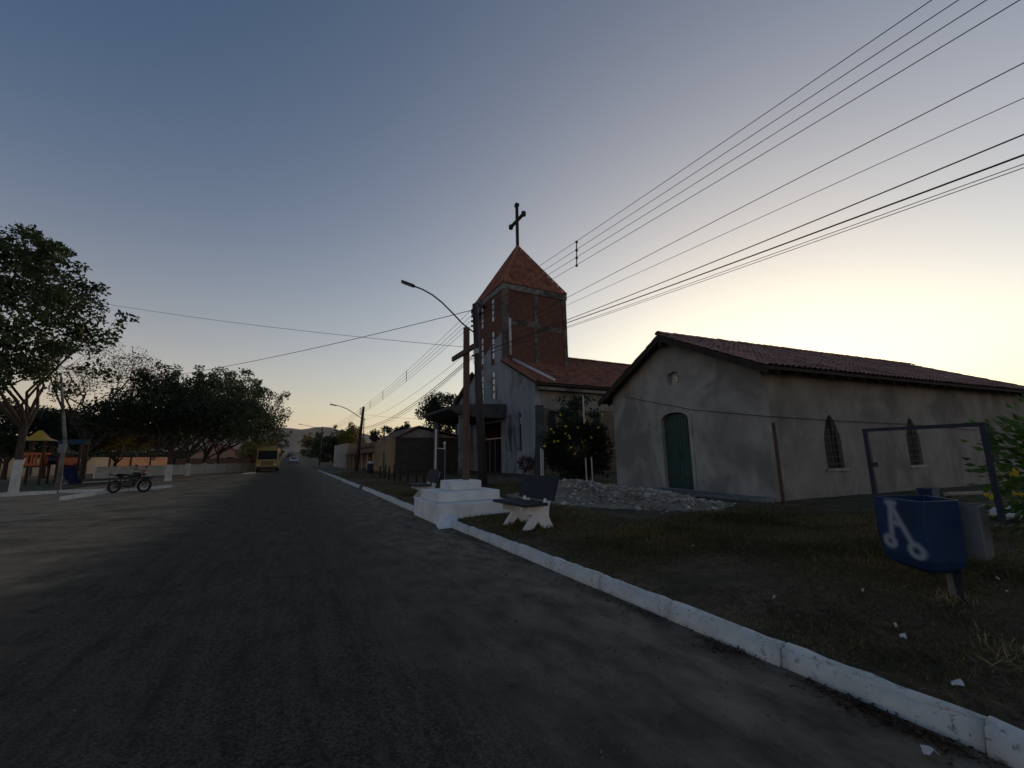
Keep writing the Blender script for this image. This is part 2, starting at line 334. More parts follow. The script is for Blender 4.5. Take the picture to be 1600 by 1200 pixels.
# ------------------------------------------------------------------ the setting
def road_z(Y):
    if Y < 70: return 0.0
    a = Y-70; return 0.0004*a*a if a < 27 else 0.2916+0.0216*(a-27)
def ground_mats():
    # tarmac that wears out into sandy dirt towards its left edge
    m = bpy.data.materials.new('worn asphalt'); m.use_nodes = True; N = m.node_tree.nodes; L = m.node_tree.links; p = N['Principled BSDF']
    p.inputs['Roughness'].default_value = 0.95; p.inputs['Specular IOR Level'].default_value = 0.12
    tc = N.new('ShaderNodeTexCoord'); sp = N.new('ShaderNodeSeparateXYZ'); L.new(tc.outputs['Object'], sp.inputs[0])
    def noise(s, st=(1, 1, 1), d=6):
        mp = N.new('ShaderNodeMapping'); mp.inputs['Scale'].default_value = st; L.new(tc.outputs['Object'], mp.inputs[0])
        n = N.new('ShaderNodeTexNoise'); n.inputs['Scale'].default_value = s; n.inputs['Detail'].default_value = d; n.inputs['Roughness'].default_value = 0.62; L.new(mp.outputs[0], n.inputs['Vector']); return n.outputs['Fac']
    def rng(f, a, b, c=0.0, e=1.0):
        r = N.new('ShaderNodeMapRange'); r.inputs[1].default_value = a; r.inputs[2].default_value = b; r.inputs[3].default_value = c; r.inputs[4].default_value = e; L.new(f, r.inputs[0]); return r.outputs[0]
    def mt(op, a, b):
        k = N.new('ShaderNodeMath'); k.operation = op
        for i, v in enumerate((a, b)):
            if isinstance(v, float): k.inputs[i].default_value = v
            else: L.new(v, k.inputs[i])
        return k.outputs[0]
    def mix(f, a, b):
        x = N.new('ShaderNodeMix'); x.data_type = 'RGBA'
        for s, v in ((0, f), (6, a), (7, b)):
            if isinstance(v, tuple): x.inputs[s].default_value = (*v, 1)
            else: L.new(v, x.inputs[s])
        return x.outputs[2]
    ag = N.new('ShaderNodeTexVoronoi'); ag.inputs['Scale'].default_value = 85; L.new(tc.outputs['Object'], ag.inputs['Vector']); sx = N.new('ShaderNodeSeparateColor'); L.new(ag.outputs['Color'], sx.inputs[0]); aggregate = mt('MULTIPLY', mt('POWER', sx.outputs[0], 1.6), rng(noise(160, d=4), 0.2, 0.7, 0.5, 1.2))
    tar = mix(aggregate, (0.024, 0.0205, 0.0148), (0.125, 0.105, 0.075))
    tar = mix(rng(noise(0.9, (1, 0.22, 1)), 0.42, 0.68, 0, 0.45), tar, (0.092, 0.076, 0.055))      # dusty wheel lanes
    tar = mix(rng(noise(4, (1.6, 0.22, 1), 9), 0.46, 0.66, 0, 0.65), tar, (0.022, 0.019, 0.0145)); tar = mix(rng(noise(11, (1.5, 0.12, 1), 8), 0.50, 0.70, 0, 0.5), tar, (0.098, 0.081, 0.059)); tar = mix(rng(noise(2.2, (1, 0.8, 1), 9), 0.5, 0.66, 0, 0.45), tar, (0.027, 0.0235, 0.0185))
    vo = N.new('ShaderNodeTexVoronoi'); vo.feature = 'DISTANCE_TO_EDGE'; vo.inputs['Scale'].default_value = 0.55; wv = N.new('ShaderNodeVectorMath'); wv.operation = 'MULTIPLY_ADD'; nv = N.new('ShaderNodeTexNoise'); nv.inputs['Scale'].default_value = 1.7; nv.inputs['Detail'].default_value = 7; L.new(tc.outputs['Object'], nv.inputs['Vector']); L.new(nv.outputs['Color'], wv.inputs[0]); wv.inputs[1].default_value = (1.1, 1.1, 0); L.new(tc.outputs['Object'], wv.inputs[2]); L.new(wv.outputs[0], vo.inputs['Vector'])
    crack = mt('MULTIPLY', rng(vo.outputs['Distance'], 0.012, 0.002), rng(noise(0.6), 0.52, 0.6, 0, 0.8)); tar = mix(crack, tar, (0.012, 0.011, 0.009))      # patches and scuffs
    tar = mix(rng(noise(16, (1, 0.7, 1), 4), 0.55, 0.75, 0, 0.45), tar, (0.105, 0.09, 0.068))
    edge = mt('ADD', sp.outputs[0], mt('MULTIPLY', mt('ADD', noise(0.28, (1, 0.5, 1)), -0.5), 3.2))
    edge = mt('ADD', edge, mt('MULTIPLY', mt('ADD', noise(1.6, (0.8, 1.0, 1), 8), -0.5), 2.4))
    dirtf = rng(edge, -2.0, -3.6)
    dirt = mix(rng(noise(1.6), 0.35, 0.68), (0.19, 0.132, 0.08), (0.35, 0.248, 0.152))
    dirt = mix(rng(noise(0.5, (0.8, 1.1, 1), 8), 0.5, 0.66, 0, 0.75), dirt, (0.07, 0.052, 0.035)); dirt = mix(rng(noise(6, (0.8, 1.0, 1), 8), 0.5, 0.68, 0, 0.5), dirt, (0.08, 0.06, 0.041))
    kerbf = mt('ADD', sp.outputs[0], mt('MULTIPLY', mt('ADD', noise(1.3, (1, 0.5, 1)), -0.5), 1.4))
    col = mix(dirtf, tar, dirt); col = mix(rng(kerbf, 0.5, 2.7, 0, 0.9), col, mix(rng(noise(3.5, (1, 0.5, 1), 9), 0.35, 0.68), (0.085, 0.067, 0.046), (0.25, 0.198, 0.137)))
    L.new(col, p.inputs['Base Color'])
    b = N.new('ShaderNodeBump'); b.inputs['Strength'].default_value = 0.7; b.inputs['Distance'].default_value = 0.012
    hh = mt('ADD', mt('MULTIPLY', noise(90, d=4), 0.6), mt('MULTIPLY', noise(9), 1.2)); L.new(hh, b.inputs['Height']); L.new(b.outputs[0], p.inputs['Normal'])
    MT['asphalt'] = m
    MT['dirt'] = M('sandy dirt', (0.19, 0.132, 0.08), (0.35, 0.248, 0.152), 1.6, bump=0.7, bscale=8, c3=(0.07, 0.058, 0.046), scale3=0.4, f3=0.8)
    MT['soil'] = M('dry lawn soil', (0.045, 0.03, 0.019), (0.155, 0.107, 0.068), 11, bump=1.0, bscale=30, c3=(0.035, 0.036, 0.014), scale3=0.7, f3=0.9, lo3=0.42, hi3=0.58)
    MT['park'] = M('park turf', (0.04, 0.05, 0.02), (0.085, 0.07, 0.045), 0.3, bump=0.6, bscale=6)
    MT['land'] = M('scrubland', (0.05, 0.05, 0.025), (0.10, 0.075, 0.045), 0.02, c3=(0.12, 0.085, 0.055), scale3=0.01, f3=0.6)
ground_mats()
rnd = random.Random(7)

def strip(name, xs, ys, zf, mat):
    mb = MB(); n = len(xs)
    for y in ys:
        for x in xs: mb.v.append(Vector((x, y, zf(x, y))))
    for j in range(len(ys)-1):
        for i in range(n-1): a = j*n+i; mb.f.append((a, a+1, a+n+1, a+n))
    return structure(mb.build(name, mat, fix=False, smooth=True))
yroad = [-30, -10, 0, 10, 30, 50, 70]+[70+6*i for i in range(1, 9)]+[150, 250, 400, 700]
strip('ground', [-4600, -2500, -600, -150, -60, -40, -26, -14, -8, 0, 8, 14, 26, 40, 60, 150, 600, 2500, 4600], [-600, -60, 0, 70]+[70+6*i for i in range(1, 9)]+[150, 250, 400, 700, 1200, 2000, 3500, 4800],
      lambda x, y: (road_z(y) if y <= 700 else road_z(700)*max(0, 1-(y-700)/500))*math.exp(-(max(0, abs(x)-14)/30)**2)-0.12, 'land')
strip('road', [-7.0, -5, -3, 0, 2.9, 3.35], yroad, lambda x, y: road_z(y)+0.004-(0.03 if x < -6 else 0), 'asphalt')
def dz(x, y): return -0.012+0.03*math.sin(x*1.3+y*.7)*math.sin(y*0.53-x*.4)*(1 if x < -8 else 0)
strip('dirt_shoulder', [-70, -40, -25]+[-20+i for i in range(15)], [-20+1.6*i for i in range(58)], dz, 'dirt')
def lawn_z(x, y):
    t = min(1, max(0, (x-3.25)/2.5)); b = 0.115+0.085*t
    return b+0.018*math.sin(2.1*x+1.3*y)*math.sin(1.7*y-0.6*x)*min(1, (x-3.2)*1.5)
lx = [3.2+0.3*i for i in range(26)]+[11.3+0.9*i for i in range(12)]+[24, 40, 70]
ly = [-12+1.2*i for i in range(9)]+[-1+0.35*i for i in range(52)]+[17.5+1.2*i for i in range(37)]
strip('lawn', lx, ly, lawn_z, 'soil')
strip('park_lawn', [-45, -30, -20, -14, -11.5], [30.8, 36, 42, 48, 53.5], lambda x, y: 0.03, 'park')

def hills():
    sil = [(-300, 700), (-100, 690), (100, 686), (250, 682), (340, 677), (390, 674), (415, 672), (428, 669), (440, 668), (455, 669), (470, 671), (480, 670), (492, 667.5), (505, 667), (518, 668), (530, 672), (550, 674.5), (570, 677.5), (580, 681), (586, 686), (592, 694), (602, 703), (640, 709), (720, 712)]
    R = 3200.0; mb = MB(); rows = []; rg = random.Random(3); fine = []
    for a, b in zip(sil[:-1], sil[1:]):
        n = max(1, int((b[0]-a[0])/6))
        for i in range(n): fine.append((a[0]+(b[0]-a[0])*i/n, a[1]+(b[1]-a[1])*i/n))
    for (px, py) in fine:
        v = ray(px, py); h = math.hypot(v[0], v[1]); d = Vector((v[0]/h, v[1]/h, 0)); top = CAMH+R*v[2]/h
        k = rg.uniform(-60, 60)
        prof = [(R-1500, -4), (R-900+k, top*0.16), (R-480+k, top*0.42+rg.uniform(-9, 9)), (R-230+k*.5, top*0.74+rg.uniform(-9, 9)), (R-60, top*0.97), (R, top), (R+300, top*0.98), (R+900, top*0.5), (R+1500, -4)]
        rows.append([d*q+Vector((0, 0, z)) for q, z in prof])
    n = len(rows[0]); mb.v = [p for r in rows for p in r]
    for j in range(len(rows)-1):
        for i in range(n-1): a = j*n+i; mb.f.append((a, a+1, a+n+1, a+n))
    return structure(mb.build('hills', 'hill', smooth=True))
hills()

# kerbs --------------------------------------------------------------
def kerb_run():
    root = thing('kerb', (3.2, 0, 0), 'whitewashed concrete kerb along the right edge of the road', 'kerb'); del root['category']; del root['label']; root['kind'] = 'structure'
    protos = []
    for k in range(3):
        bm = bmesh.new(); bmesh.ops.create_cube(bm, size=1)
        for v in bm.verts:
            x = v.co.x*0.14; z = v.co.z*0.245+0.03
            if v.co.x < 0 and v.co.z > 0: x += 0.035
            v.co = Vector((x, v.co.y*0.985, z))
        bmesh.ops.subdivide_edges(bm, edges=[e for e in bm.edges if abs(e.verts[0].co.y-e.verts[1].co.y) > 0.5], cuts=7)
        bmesh.ops.bevel(bm, geom=[e for e in bm.edges if min(v.co.z for v in e.verts) > 0.1 and abs(e.verts[0].co.y-e.verts[1].co.y) > 0.05], offset=0.022, segments=2, affect='EDGES')
        rg = random.Random(k+11)
        for v in bm.verts:
            if v.co.z > 0.02: v.co += Vector((rg.uniform(-.008, .008), 0, rg.uniform(-.010, .006)))
        me = bpy.data.meshes.new('kerb_stone'); bm.to_mesh(me); bm.free(); me.materials.append(MT['white']); protos.append(me)
        me.polygons.foreach_set('use_smooth', [True]*len(me.polygons))
    y = -3.0; i = 0
    while y < 60:
        if not 21.6 < y < 22.9 and not 31.6 < y < 32.2:
            o = bpy.data.objects.new('kerb_stone', protos[i % 3]); C.objects.link(o); o.parent = root
            o.location = (0.02*math.sin(y*.4)+rnd.uniform(-.012, .012), y+0.5, rnd.uniform(-.012, .009)); o.rotation_euler = (rnd.uniform(-.012, .012), rnd.uniform(-.03, .03), rnd.uniform(-.012, .012)+(math.pi if False else 0))
        y += 1.0; i += 1
kerb_run()
def low_kerb(name, pts, w, h, label, mat='white', cat='kerb'):
    mb = MB()
    for a, b in zip(pts[:-1], pts[1:]): mb.bar(Vector(a)+Vector((0, 0, h/2-.03)), Vector(b)+Vector((0, 0, h/2-.03)), w, h+.06)
    o = tag(origin(mb.build(name, mat)), label, cat); return o

# ------------------------------------------------------------------ roof tiles
def tiles(mb, P0, U, S, Nn, L, vmax, col=0.23, course=0.4, h=0.055, v0=None):
    P0, U, S, Nn = (Vector(q) for q in (P0, U, S, Nn)); n = max(1, round(L/col)); cw = L/n; prof = [(-.5, 0), (-.28, .62), (0, 1), (.28, .62), (.5, 0)]
    rg = random.Random(int(L*1000)+5)
    for i in range(n):
        u = (i+.5)*cw; top = vmax(u); lo = v0(u) if v0 else 0.0; v = lo
        while v < top-0.02:
            v2 = min(v+course, top); b = len(mb.v); j = rg.uniform(-.012, .012); k = rg.uniform(-.006, .008)
            for vv, lift in ((v-.03, .018+k), (v2, 0.0+k*.5)):
                for a, z in prof: mb.v.append(P0+U*(u+a*cw+j)+S*vv+Nn*(z*h+lift))
            for q in range(4): mb.f.append((b+q, b+q+1, b+5+q+1, b+5+q))
            v = v2
def ridge_run(parent, A, B, mat, step=0.36, r=0.13, lift=0.0):
    A, B = Vector(A), Vector(B); d = (B-A); n = max(1, int(d.length/step)); mb = MB(); m = 6
    for e, (s, rr) in enumerate(((0, r*1.08), (step*1.12, r*.9))):
        for k in range(m+1): t = math.pi*k/m; mb.v.append(Vector((s, rr*math.cos(t), rr*math.sin(t)*.8)))
    for k in range(m): mb.f.append((k, k+1, m+1+k+1, m+1+k))
    rot = d.to_track_quat('X', 'Z').to_euler(); inv = parent.matrix_world.inverted()
    proto = mb.build('ridge_tile', mat, None, smooth=True); proto.parent = parent
    for i in range(n):
        loc = inv @ (A+d*(i/n)+Vector((0, 0, lift+rnd.uniform(-.008, .008))))
        o = proto if i == 0 else piece(proto, 'ridge_tile', parent, loc)
        o.location = loc; o.rotation_euler = (rot.x+rnd.uniform(-.05, .05), rot.y, rot.z+rnd.uniform(-.03, .03))

# ------------------------------------------------------------------ the small chapel
def chapel():
    X0, X1, Ya, Yb, zb, ze, zr = 11.5, 29.5, 6.9, 13.75, 0.0, 3.94, 5.62; Ym = (Ya+Yb)/2
    R = thing('chapel', (X0, Ym, 0.2), 'grey rendered chapel with brown tiled gable roof and green arched door', 'chapel')
    ax, ay, az = Vector((1, 0, 0)), Vector((0, 1, 0)), Vector((0, 0, 1))
    # front wall (faces the road), coordinates a = Y, b = Z
    door = arch(10.27, 0.31, 2.66, 1.3, n=10, h=0.27); niche = [(9.62, 3.86), (10.16, 3.86), (10.16, 4.28), (9.62, 4.28)]
    niche = arch(10.19, 3.9, 4.26, 0.52, n=6, h=0.1)
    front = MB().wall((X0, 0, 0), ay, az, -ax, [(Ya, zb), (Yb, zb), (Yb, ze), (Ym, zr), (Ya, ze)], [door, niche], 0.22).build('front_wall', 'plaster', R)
    rim = arch(10.0, 0.33, 2.66, 1.36, n=10, h=0.3); rin = arch(10.0, 0.33, 2.62, 1.2, n=10, h=0.26)
    MB().wall((X0-0.035, 0, 0), ay, az, -ax, arch(10.27, 0.30, 2.70, 1.54, n=10, h=0.35), [arch(10.27, 0.31, 2.66, 1.28, n=10, h=0.26)], 0.032).build('door_surround', 'plaster', R)
    D = MB().wall((X0+0.16, 0, 0), ay, az, -ax, arch(10.0, 0.33, 2.6, 1.16, n=10, h=0.24), [], 0.05)
    for s in (-1, 1):
        pts = [p for p in arch(10.27, 0.32, 2.64, 1.26, n=10, h=0.25)]
        half = [(max(p[0], 10.276) if s > 0 else min(p[0], 10.264), p[1]) for p in pts]
        leaf = MB().wall((X0+0.115, 0, 0), ay, az, -ax, half, [], 0.03).build('door_leaf', 'dark_wood', R)
        for k in range(4):
            y0 = 10.27+s*(.012+.152*k); y1 = 10.27+s*(.154+.152*k); lo_, hi_ = min(y0, y1), max(y0, y1); top_ = lambda y: 2.63+.24*math.sqrt(max(0, 1-((y-10.27)/.63)**2))
            MB().wall((X0+0.098+.004*(k % 2), 0, 0), ay, az, -ax, [(lo_, .35), (hi_, .35), (hi_, top_(hi_)), (lo_, top_(lo_))], [], .02).build('plank', 'green', leaf)
        for z in (0.62, 2.2): MB().box(X0+0.085, X0+0.096, 10.4 if s > 0 else 9.68, 10.86 if s > 0 else 10.14, z, z+.05).build('hinge_strap', 'metal', leaf)
    MB().bbox(X0+0.06, X0+0.09, 10.17, 10.21, 1.35, 1.55, 0.008).build('door_handle', 'metal', R)
    MB().box(X0+.2, X0+.21, 9.88, 10.5, 3.88, 4.4).build('niche_back', 'pvc', R)
    side_holes = []
    for wx in (14.28, 18.6, 24.0): side_holes.append(arch(wx, 1.0, 1.9, 0.8, 'point', 8, 0.68))
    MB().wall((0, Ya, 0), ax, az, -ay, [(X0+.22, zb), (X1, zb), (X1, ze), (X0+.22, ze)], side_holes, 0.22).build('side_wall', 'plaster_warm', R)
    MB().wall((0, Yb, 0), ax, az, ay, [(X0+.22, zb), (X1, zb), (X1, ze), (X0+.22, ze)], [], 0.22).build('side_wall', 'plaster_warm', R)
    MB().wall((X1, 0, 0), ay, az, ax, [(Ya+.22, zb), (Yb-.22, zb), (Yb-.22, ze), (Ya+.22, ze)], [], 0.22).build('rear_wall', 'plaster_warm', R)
    MB().box(X0+.3, X1-.3, Ya+.24, Yb-.24, 0.15, 0.3).build('floor_slab', 'concrete', R)
    for wx in (14.28, 18.6, 24.0):
        W = MB().wall((0, Ya+0.13, 0), ax, az, -ay, arch(wx, 1.0, 1.9, 0.8, 'point', 8, 0.68), [], 0.02).build('window', 'glass', R)
        MB().box(wx-.5, wx+.5, Ya-.06, Ya+.1, 0.92, 0.995).build('sill', 'plaster', W)
        g = MB()
        for k in (-.27, -.09, .09, .27): g.box(wx+k-.010, wx+k+.010, Ya+.02, Ya+.04, 0.98, 1.95+.62*(1-(abs(k)/.41)**1.7))
        for k in range(6): g.box(wx-.41+(.14 if k > 4 else 0), wx+.41-(.14 if k > 4 else 0), Ya+.006, Ya+.019, 1.12+.2*k, 1.138+.2*k)
        g.build('grille', 'bars', W)
    # roof
    ex, ey = 0.42, 0.5; run = Ym-Ya; sl = (zr-ze)/run; zE = ze-sl*ey; hip = 2.4; zt = 0.10
    for s in (-1, 1):
        e0 = Vector((X0-ex, Ym+s*(run+ey), zE+zt)); up = Vector((0, -s*(run+ey), zr-zE)); Ls = up.length; S = up.normalized(); Nn = Vector((0, s*sl, 1)).normalized()
        Lx = X1+ex-(X0-ex)
        mb = MB(); tiles(mb, e0, ax, S, Nn, Lx, lambda u: min(Ls, Ls*(Lx-u)/hip))
        mb.build('roof_tiles', 'tile_old', R, kind='stuff', fix=False)
        q = MB(); th = Vector((0, 0, -.09)); a = e0+Vector((0, 0, -.02)); b = a+ax*Lx; c = a+ax*(Lx-hip)+up; d = a+up
        q.add([a, b, c, d, a+th, b+th, c+th, d+th], [(0, 1, 2, 3), (7, 6, 5, 4), (0, 4, 5, 1), (1, 5, 6, 2), (3, 7, 4, 0)]).build('roof_deck', 'dark_wood', R)
    # hipped rear end
    e0 = Vector((X1+ex, Ya-ey, zE+zt)); up = Vector((-hip, 0, zr-zE)); Ls = up.length; W_ = Yb-Ya+2*ey
    mb = MB(); tiles(mb, e0, ay, up.normalized(), Vector((zr-zE, 0, hip)).normalized(), W_, lambda u: Ls*(1-abs(2*u/W_-1))); mb.build('roof_tiles', 'tile_old', R, kind='stuff', fix=False)
    ridge_run(R, (X0-ex, Ym, zr+zt+.02), (X1+ex-hip, Ym, zr+zt+.02), 'tile_old')
    for s in (-1, 1):
        a = Vector((X0-ex+.03, Ym+s*(run+ey), zE-.06)); b = Vector((X0-ex+.03, Ym+s*.02, zr-.06))
        MB().bar(a, b, 0.04, 0.16).build('bargeboard', 'dark_wood', R)
        for i in range(24):      # rafter tails under the eaves
            x = X0+.1+i*.78
            if i % 1 == 0: MB().bar((x, Ym+s*(run+ey-.04), zE-.055), (x, Ym+s*(run-.2), zE-.055+sl*(ey+.16)), 0.06, 0.10).build('rafter', 'dark_wood', R)
    MB().bbox(X0-.36, X0-.1, Ym-.06, Ym+.06, zr-.32, zr-.16, .01).build('ridge_beam_end', 'dark_wood', R)
    # a lifted tile with mortar near the ridge
    MB().add([(12.6, 9.4, 5.22), (12.95, 9.4, 5.24), (12.95, 9.05, 5.08), (12.6, 9.05, 5.06), (12.62, 9.35, 5.38), (12.9, 9.3, 5.36)], [(0, 1, 2, 3), (0, 1, 5, 4), (1, 2, 5), (0, 3, 4), (2, 3, 4, 5)]).build('loose_tile', 'tile_old', R)
    # slab step in front of the door
    MB().add([(X0-.95, 11.2, 0.12), (X0-.02, 11.2, 0.12), (X0-.02, 6.8, 0.12), (X0-.55, 6.8, 0.12), (X0-.95, 11.2, 0.29), (X0-.02, 11.2, 0.30), (X0-.02, 6.8, 0.29), (X0-.55, 6.8, 0.28)],
             [(0, 1, 2, 3), (4, 5, 6, 7), (0, 1, 5, 4), (1, 2, 6, 5), (2, 3, 7, 6), (3, 0, 4, 7)]).build('door_step', 'concrete', R)
    # bell standing in the niche
    B = thing('bell', (X0+.1, 10.08, 3.96), 'small brass bell hanging in the niche above the green chapel door', 'bell')
    MB().lathe((X0+.1, 10.08, 3.98), [(.085, 0), (.075, .03), (.055, .09), (.045, .16), (.03, .2), (.0, .215)], 14).build('bell_cup', 'brass', B, smooth=True)
    MB().tube([(X0+.1, 10.08, 4.18), (X0+.1, 10.08, 4.33)], .008, 6).build('hanger', 'metal', B); MB().lathe((X0+.1, 10.08, 3.95), [(0, 0), (.02, .015), (.02, .03), (0, .05)], 8).build('clapper', 'metal', B)
    o = MB().tube([(11.36, 6.62, 0.15), (11.4, 6.66, 2.28)], 0.045, 10).build('iron_post', 'brown_paint'); tag(origin(o), 'thin rusty iron post standing at the corner of the grey chapel', 'post')
    ang = math.radians(-5); piv = Vector((X0, Ya, 0)); rm = Matrix.Rotation(ang, 4, 'Z')
    for q in (R, B): q.location = piv + rm @ (q.location-piv); q.rotation_euler = (0, 0, ang)
    fn, sn = rm @ Vector((-1, 0, 0)), rm @ Vector((0, -1, 0)); eye = Vector((0, 0, CAMH)); w = MB()
    def on(px, py, n): v = Vector(ray(px, py)); return eye + v*((piv+n*.05-eye).dot(n)/v.dot(n))
    pts = [on(975, 620, fn), on(1080, 640, fn), on(1186, 649.5, fn), on(1192, 650, sn)]+[on(x, y, sn) for x, y in ((1300, 657), (1420, 663), (1527, 672))]
    tag(w.tube(pts, 0.009, 5).build('cable', 'wire'), 'thin black cable running across the chapel walls', 'cable')
chapel()

# ------------------------------------------------------------------ the church with its tower
def church():
    XF, YA, YB, YC = 15.0, 25.0, 41.0, 33.0; ZE, ZR = 6.75, 10.75; XB = 38.0
    R = thing('church', (XF, YC, 0.2), 'unfinished church with brick bell tower, red pyramid roof and cross on top', 'church')
    ax, ay, az = Vector((1, 0, 0)), Vector((0, 1, 0)), Vector((0, 0, 1)); T0, T1 = 29.8, 36.2; TX = XF+6.4; TZ = 16.0
    sl = (ZR-ZE)/(YC-YA)
    # --- tower shell: front face plastered low, brick above
    slits = []
    for y, w in ((32.0, .6), (34.35, .55)):
        for z0, z1 in ((6.35, 8.75), (9.85, 12.35), (13.25, 15.35)): slits.append((y, z0, z1, w))
    hol = [arch(y, z0, z1-w/2, w, n=6) for y, z0, z1, w in slits]
    doorway = [(30.6, 0.0), (35.4, 0.0), (35.4, 4.3), (30.6, 4.3)]
    lo = [h for h, s in zip(hol, slits) if s[2] < 9]
    MB().wall((XF, 0, 0), ay, az, -ax, [(T0, 0), (T1, 0), (T1, 9.3), (T0, 9.3)], [doorway]+lo, .3).build('tower_front_wall', 'church', R)
    def split(zlo, zhi, mats):
        pass
    mid = [h for h, s in zip(hol, slits) if 9 < s[2] < 13]; top = [h for h, s in zip(hol, slits) if s[2] > 13]
    # plaster reaches higher beside the corner than over the windows: ragged upper edge
    edge = [(T1, 9.9), (35.5, 10.0), (34.9, 10.5), (34.0, 10.4), (33.2, 10.7), (32.6, 11.2), (31.4, 11.3), (30.7, 11.7), (T0+.4, 11.8)]
    MB().wall((XF, 0, 0), ay, az, -ax, [(T0+.4, 9.3), (T1-.4, 9.3), (T1-.4, TZ-.5), (T0+.4, TZ-.5)], mid+top, .3).build('tower_front_brick', 'brick', R)
    skin = [(T1-.4, 9.3)]+[(min(a, T1-.4), b) for a, b in edge]+[(T0+.4, 9.3)]
    def clip_holes(hs): return [[(a, min(b, 20)) for a, b in h] for h in hs]
    rr = arch(32.0, 9.85, 12.05, .6, n=6)
    poly = [(T0+.4, 9.3), (31.62, 9.3), (31.62, 11.35), (31.1, 11.6), (T0+.4, 11.8)]; MB().wall((XF-.03, 0, 0), ay, az, -ax, poly, [], .028).build('render_patch', 'church', R)
    poly = [(32.38, 9.3), (34.0, 9.3), (34.0, 10.5), (33.2, 10.7), (32.38, 11.1)]; MB().wall((XF-.03, 0, 0), ay, az, -ax, poly, [], .028).build('render_patch', 'church', R)
    poly = [(34.7, 9.3), (T1-.4, 9.3), (T1-.4, 9.95), (35.3, 10.1), (34.7, 10.4)]; MB().wall((XF-.03, 0, 0), ay, az, -ax, poly, [], .028).build('render_patch', 'church', R)
    for y, z0, z1, w in slits:
        W = MB().wall((XF+.05, 0, 0), ay, az, -ax, arch(y, z0, z1-w/2, w, n=6), [], .02).build('slit_window', 'sky_pale_glass', R)
        g = MB()
        for k in range(1, 4): z = z0+(z1-z0)*k/4; g.box(XF+.01, XF+.045, y-w/2, y+w/2, z-.06, z+.06)
        g.box(XF+.01, XF+.045, y+w/2-.07, y+w/2, z0, z1-w/2); g.build('window_bars', 'metal', W)
    # --- other tower sides: brick panels between concrete columns and beams
    b = MB(); b.box(XF+.45, TX-.4, T0+.06, T0+.3, 0, TZ-.5); b.build('brick_panel', 'brick', R)
    MB().box(XF+.45, TX-.4, T1-.3, T1-.06, 0, TZ-.5).build('brick_panel', 'brick', R)
    MB().box(TX-.3, TX-.06, T0+.4, T1-.4, 0, TZ-.5).build('brick_panel', 'brick', R)
    for x0, x1 in ((XF, XF+.46), (TX-.41, TX)):
        for y0, y1 in ((T0, T0+.4), (T1-.4, T1)):
            MB().box(x0, x1, y0, y1, 9.3 if x0 == XF else 0, TZ-.5).build('corner_column', 'tower_concrete', R)
    MB().box(XF+.3, XF+.46, T0, T0+.3, 0, 9.3).build('corner_column', 'tower_concrete', R)
    MB().box(18.0, 18.36, T0+.01, T0+.2, 8, TZ-.5).build('middle_column', 'tower_concrete', R)
    MB().box(18.0, 18.36, T1-.2, T1-.01, 8, TZ-.5).build('middle_column', 'tower_concrete', R)
    MB().box(XF+.46, 18.0, T0+.025, T0+.2, 12.45, 12.95).build('ring_beam', 'tower_concrete', R); MB().box(18.36, TX-.41, T0+.025, T0+.2, 12.25, 12.75).build('ring_beam', 'tower_concrete', R)
    cap = MB(); cap.wall((0, 0, TZ-.5), ax, ay, -az, [(XF-.06, T0-.06), (TX+.06, T0-.06), (TX+.06, T1+.06), (XF-.06, T1+.06)], [], .5).build('roof_fascia', 'concrete', R)
    # --- pyramid roof
    A = Vector((XF+3.2, YC, 21.6)); o_ = .02; base = [Vector((XF-o_, T0-o_, TZ+.03)), Vector((TX+o_, T0-o_, TZ+.03)), Vector((TX+o_, T1+o_, TZ+.03)), Vector((XF-o_, T1+o_, TZ+.03))]
    core = MB().add(base+[A], [(0, 1, 4), (1, 2, 4), (2, 3, 4), (3, 0, 4), (3, 2, 1, 0)]); roof = core.build('tower_roof', 'tile', R)
    for i in range(4):
        p, q = base[i], base[(i+1) % 4]; U = (q-p).normalized(); L = (q-p).length; m = (p+q)/2; up = A-m; S = up.normalized(); Nn = S.cross(U)
        if Nn.dot(m-Vector((A.x, A.y, TZ))) < 0: Nn = -Nn
        mb = MB(); tiles(mb, p+Nn*.02, U, S, Nn, L, lambda u, L=L, up=up: up.length*(1-abs(2*u/L-1)), col=.30, course=.45, h=.085)
        t = mb.build('roof_tiles', 'tile', R, kind='stuff', fix=False)
        ridge_run(R, p+Vector((0, 0, .06)), A+Vector((0, 0, .05)), 'tile', .4, .15)
    # --- roof cross
    K = thing('roof_cross', (A.x, YC, A.z-.1), 'dark cross with flared arm ends standing on the church tower roof', 'cross')
    MB().bbox(A.x-.12, A.x+.12, YC-.13, YC+.13, A.z-.35, 26.0, .03).build('upright', 'dark_wood', K)
    MB().bbox(A.x-.119, A.x+.119, YC-1.3, YC+1.3, 24.23, 24.5, .03).build('crossbar', 'dark_wood', K)
    for y in (-1.32, 1.32): MB().bbox(A.x-.19, A.x+.19, YC+y-.15, YC+y+.15, 24.13, 24.6, .06).build('end_knob', 'dark_wood', K)
    MB().bbox(A.x-.19, A.x+.19, YC-.2, YC+.2, 25.85, 26.2, .06).build('end_knob', 'dark_wood', K)
    # --- nave front gable either side of the tower
    zg = lambda y: ZE+sl*(min(y, 2*YC-y)-YA)
    lows = [arch(29.05, 1.85, 4.45, .5, n=6), arch(27.45, 1.85, 4.5, .52, n=6)]; highs = [[(2*YC-a, bb) for a, bb in h] for h in lows]
    MB().wall((XF+.02, 0, 0), ay, az, -ax, [(YA, 0), (T0, 0), (T0, zg(T0)), (YA, ZE)], lows, .3).build('front_wall', 'church', R)
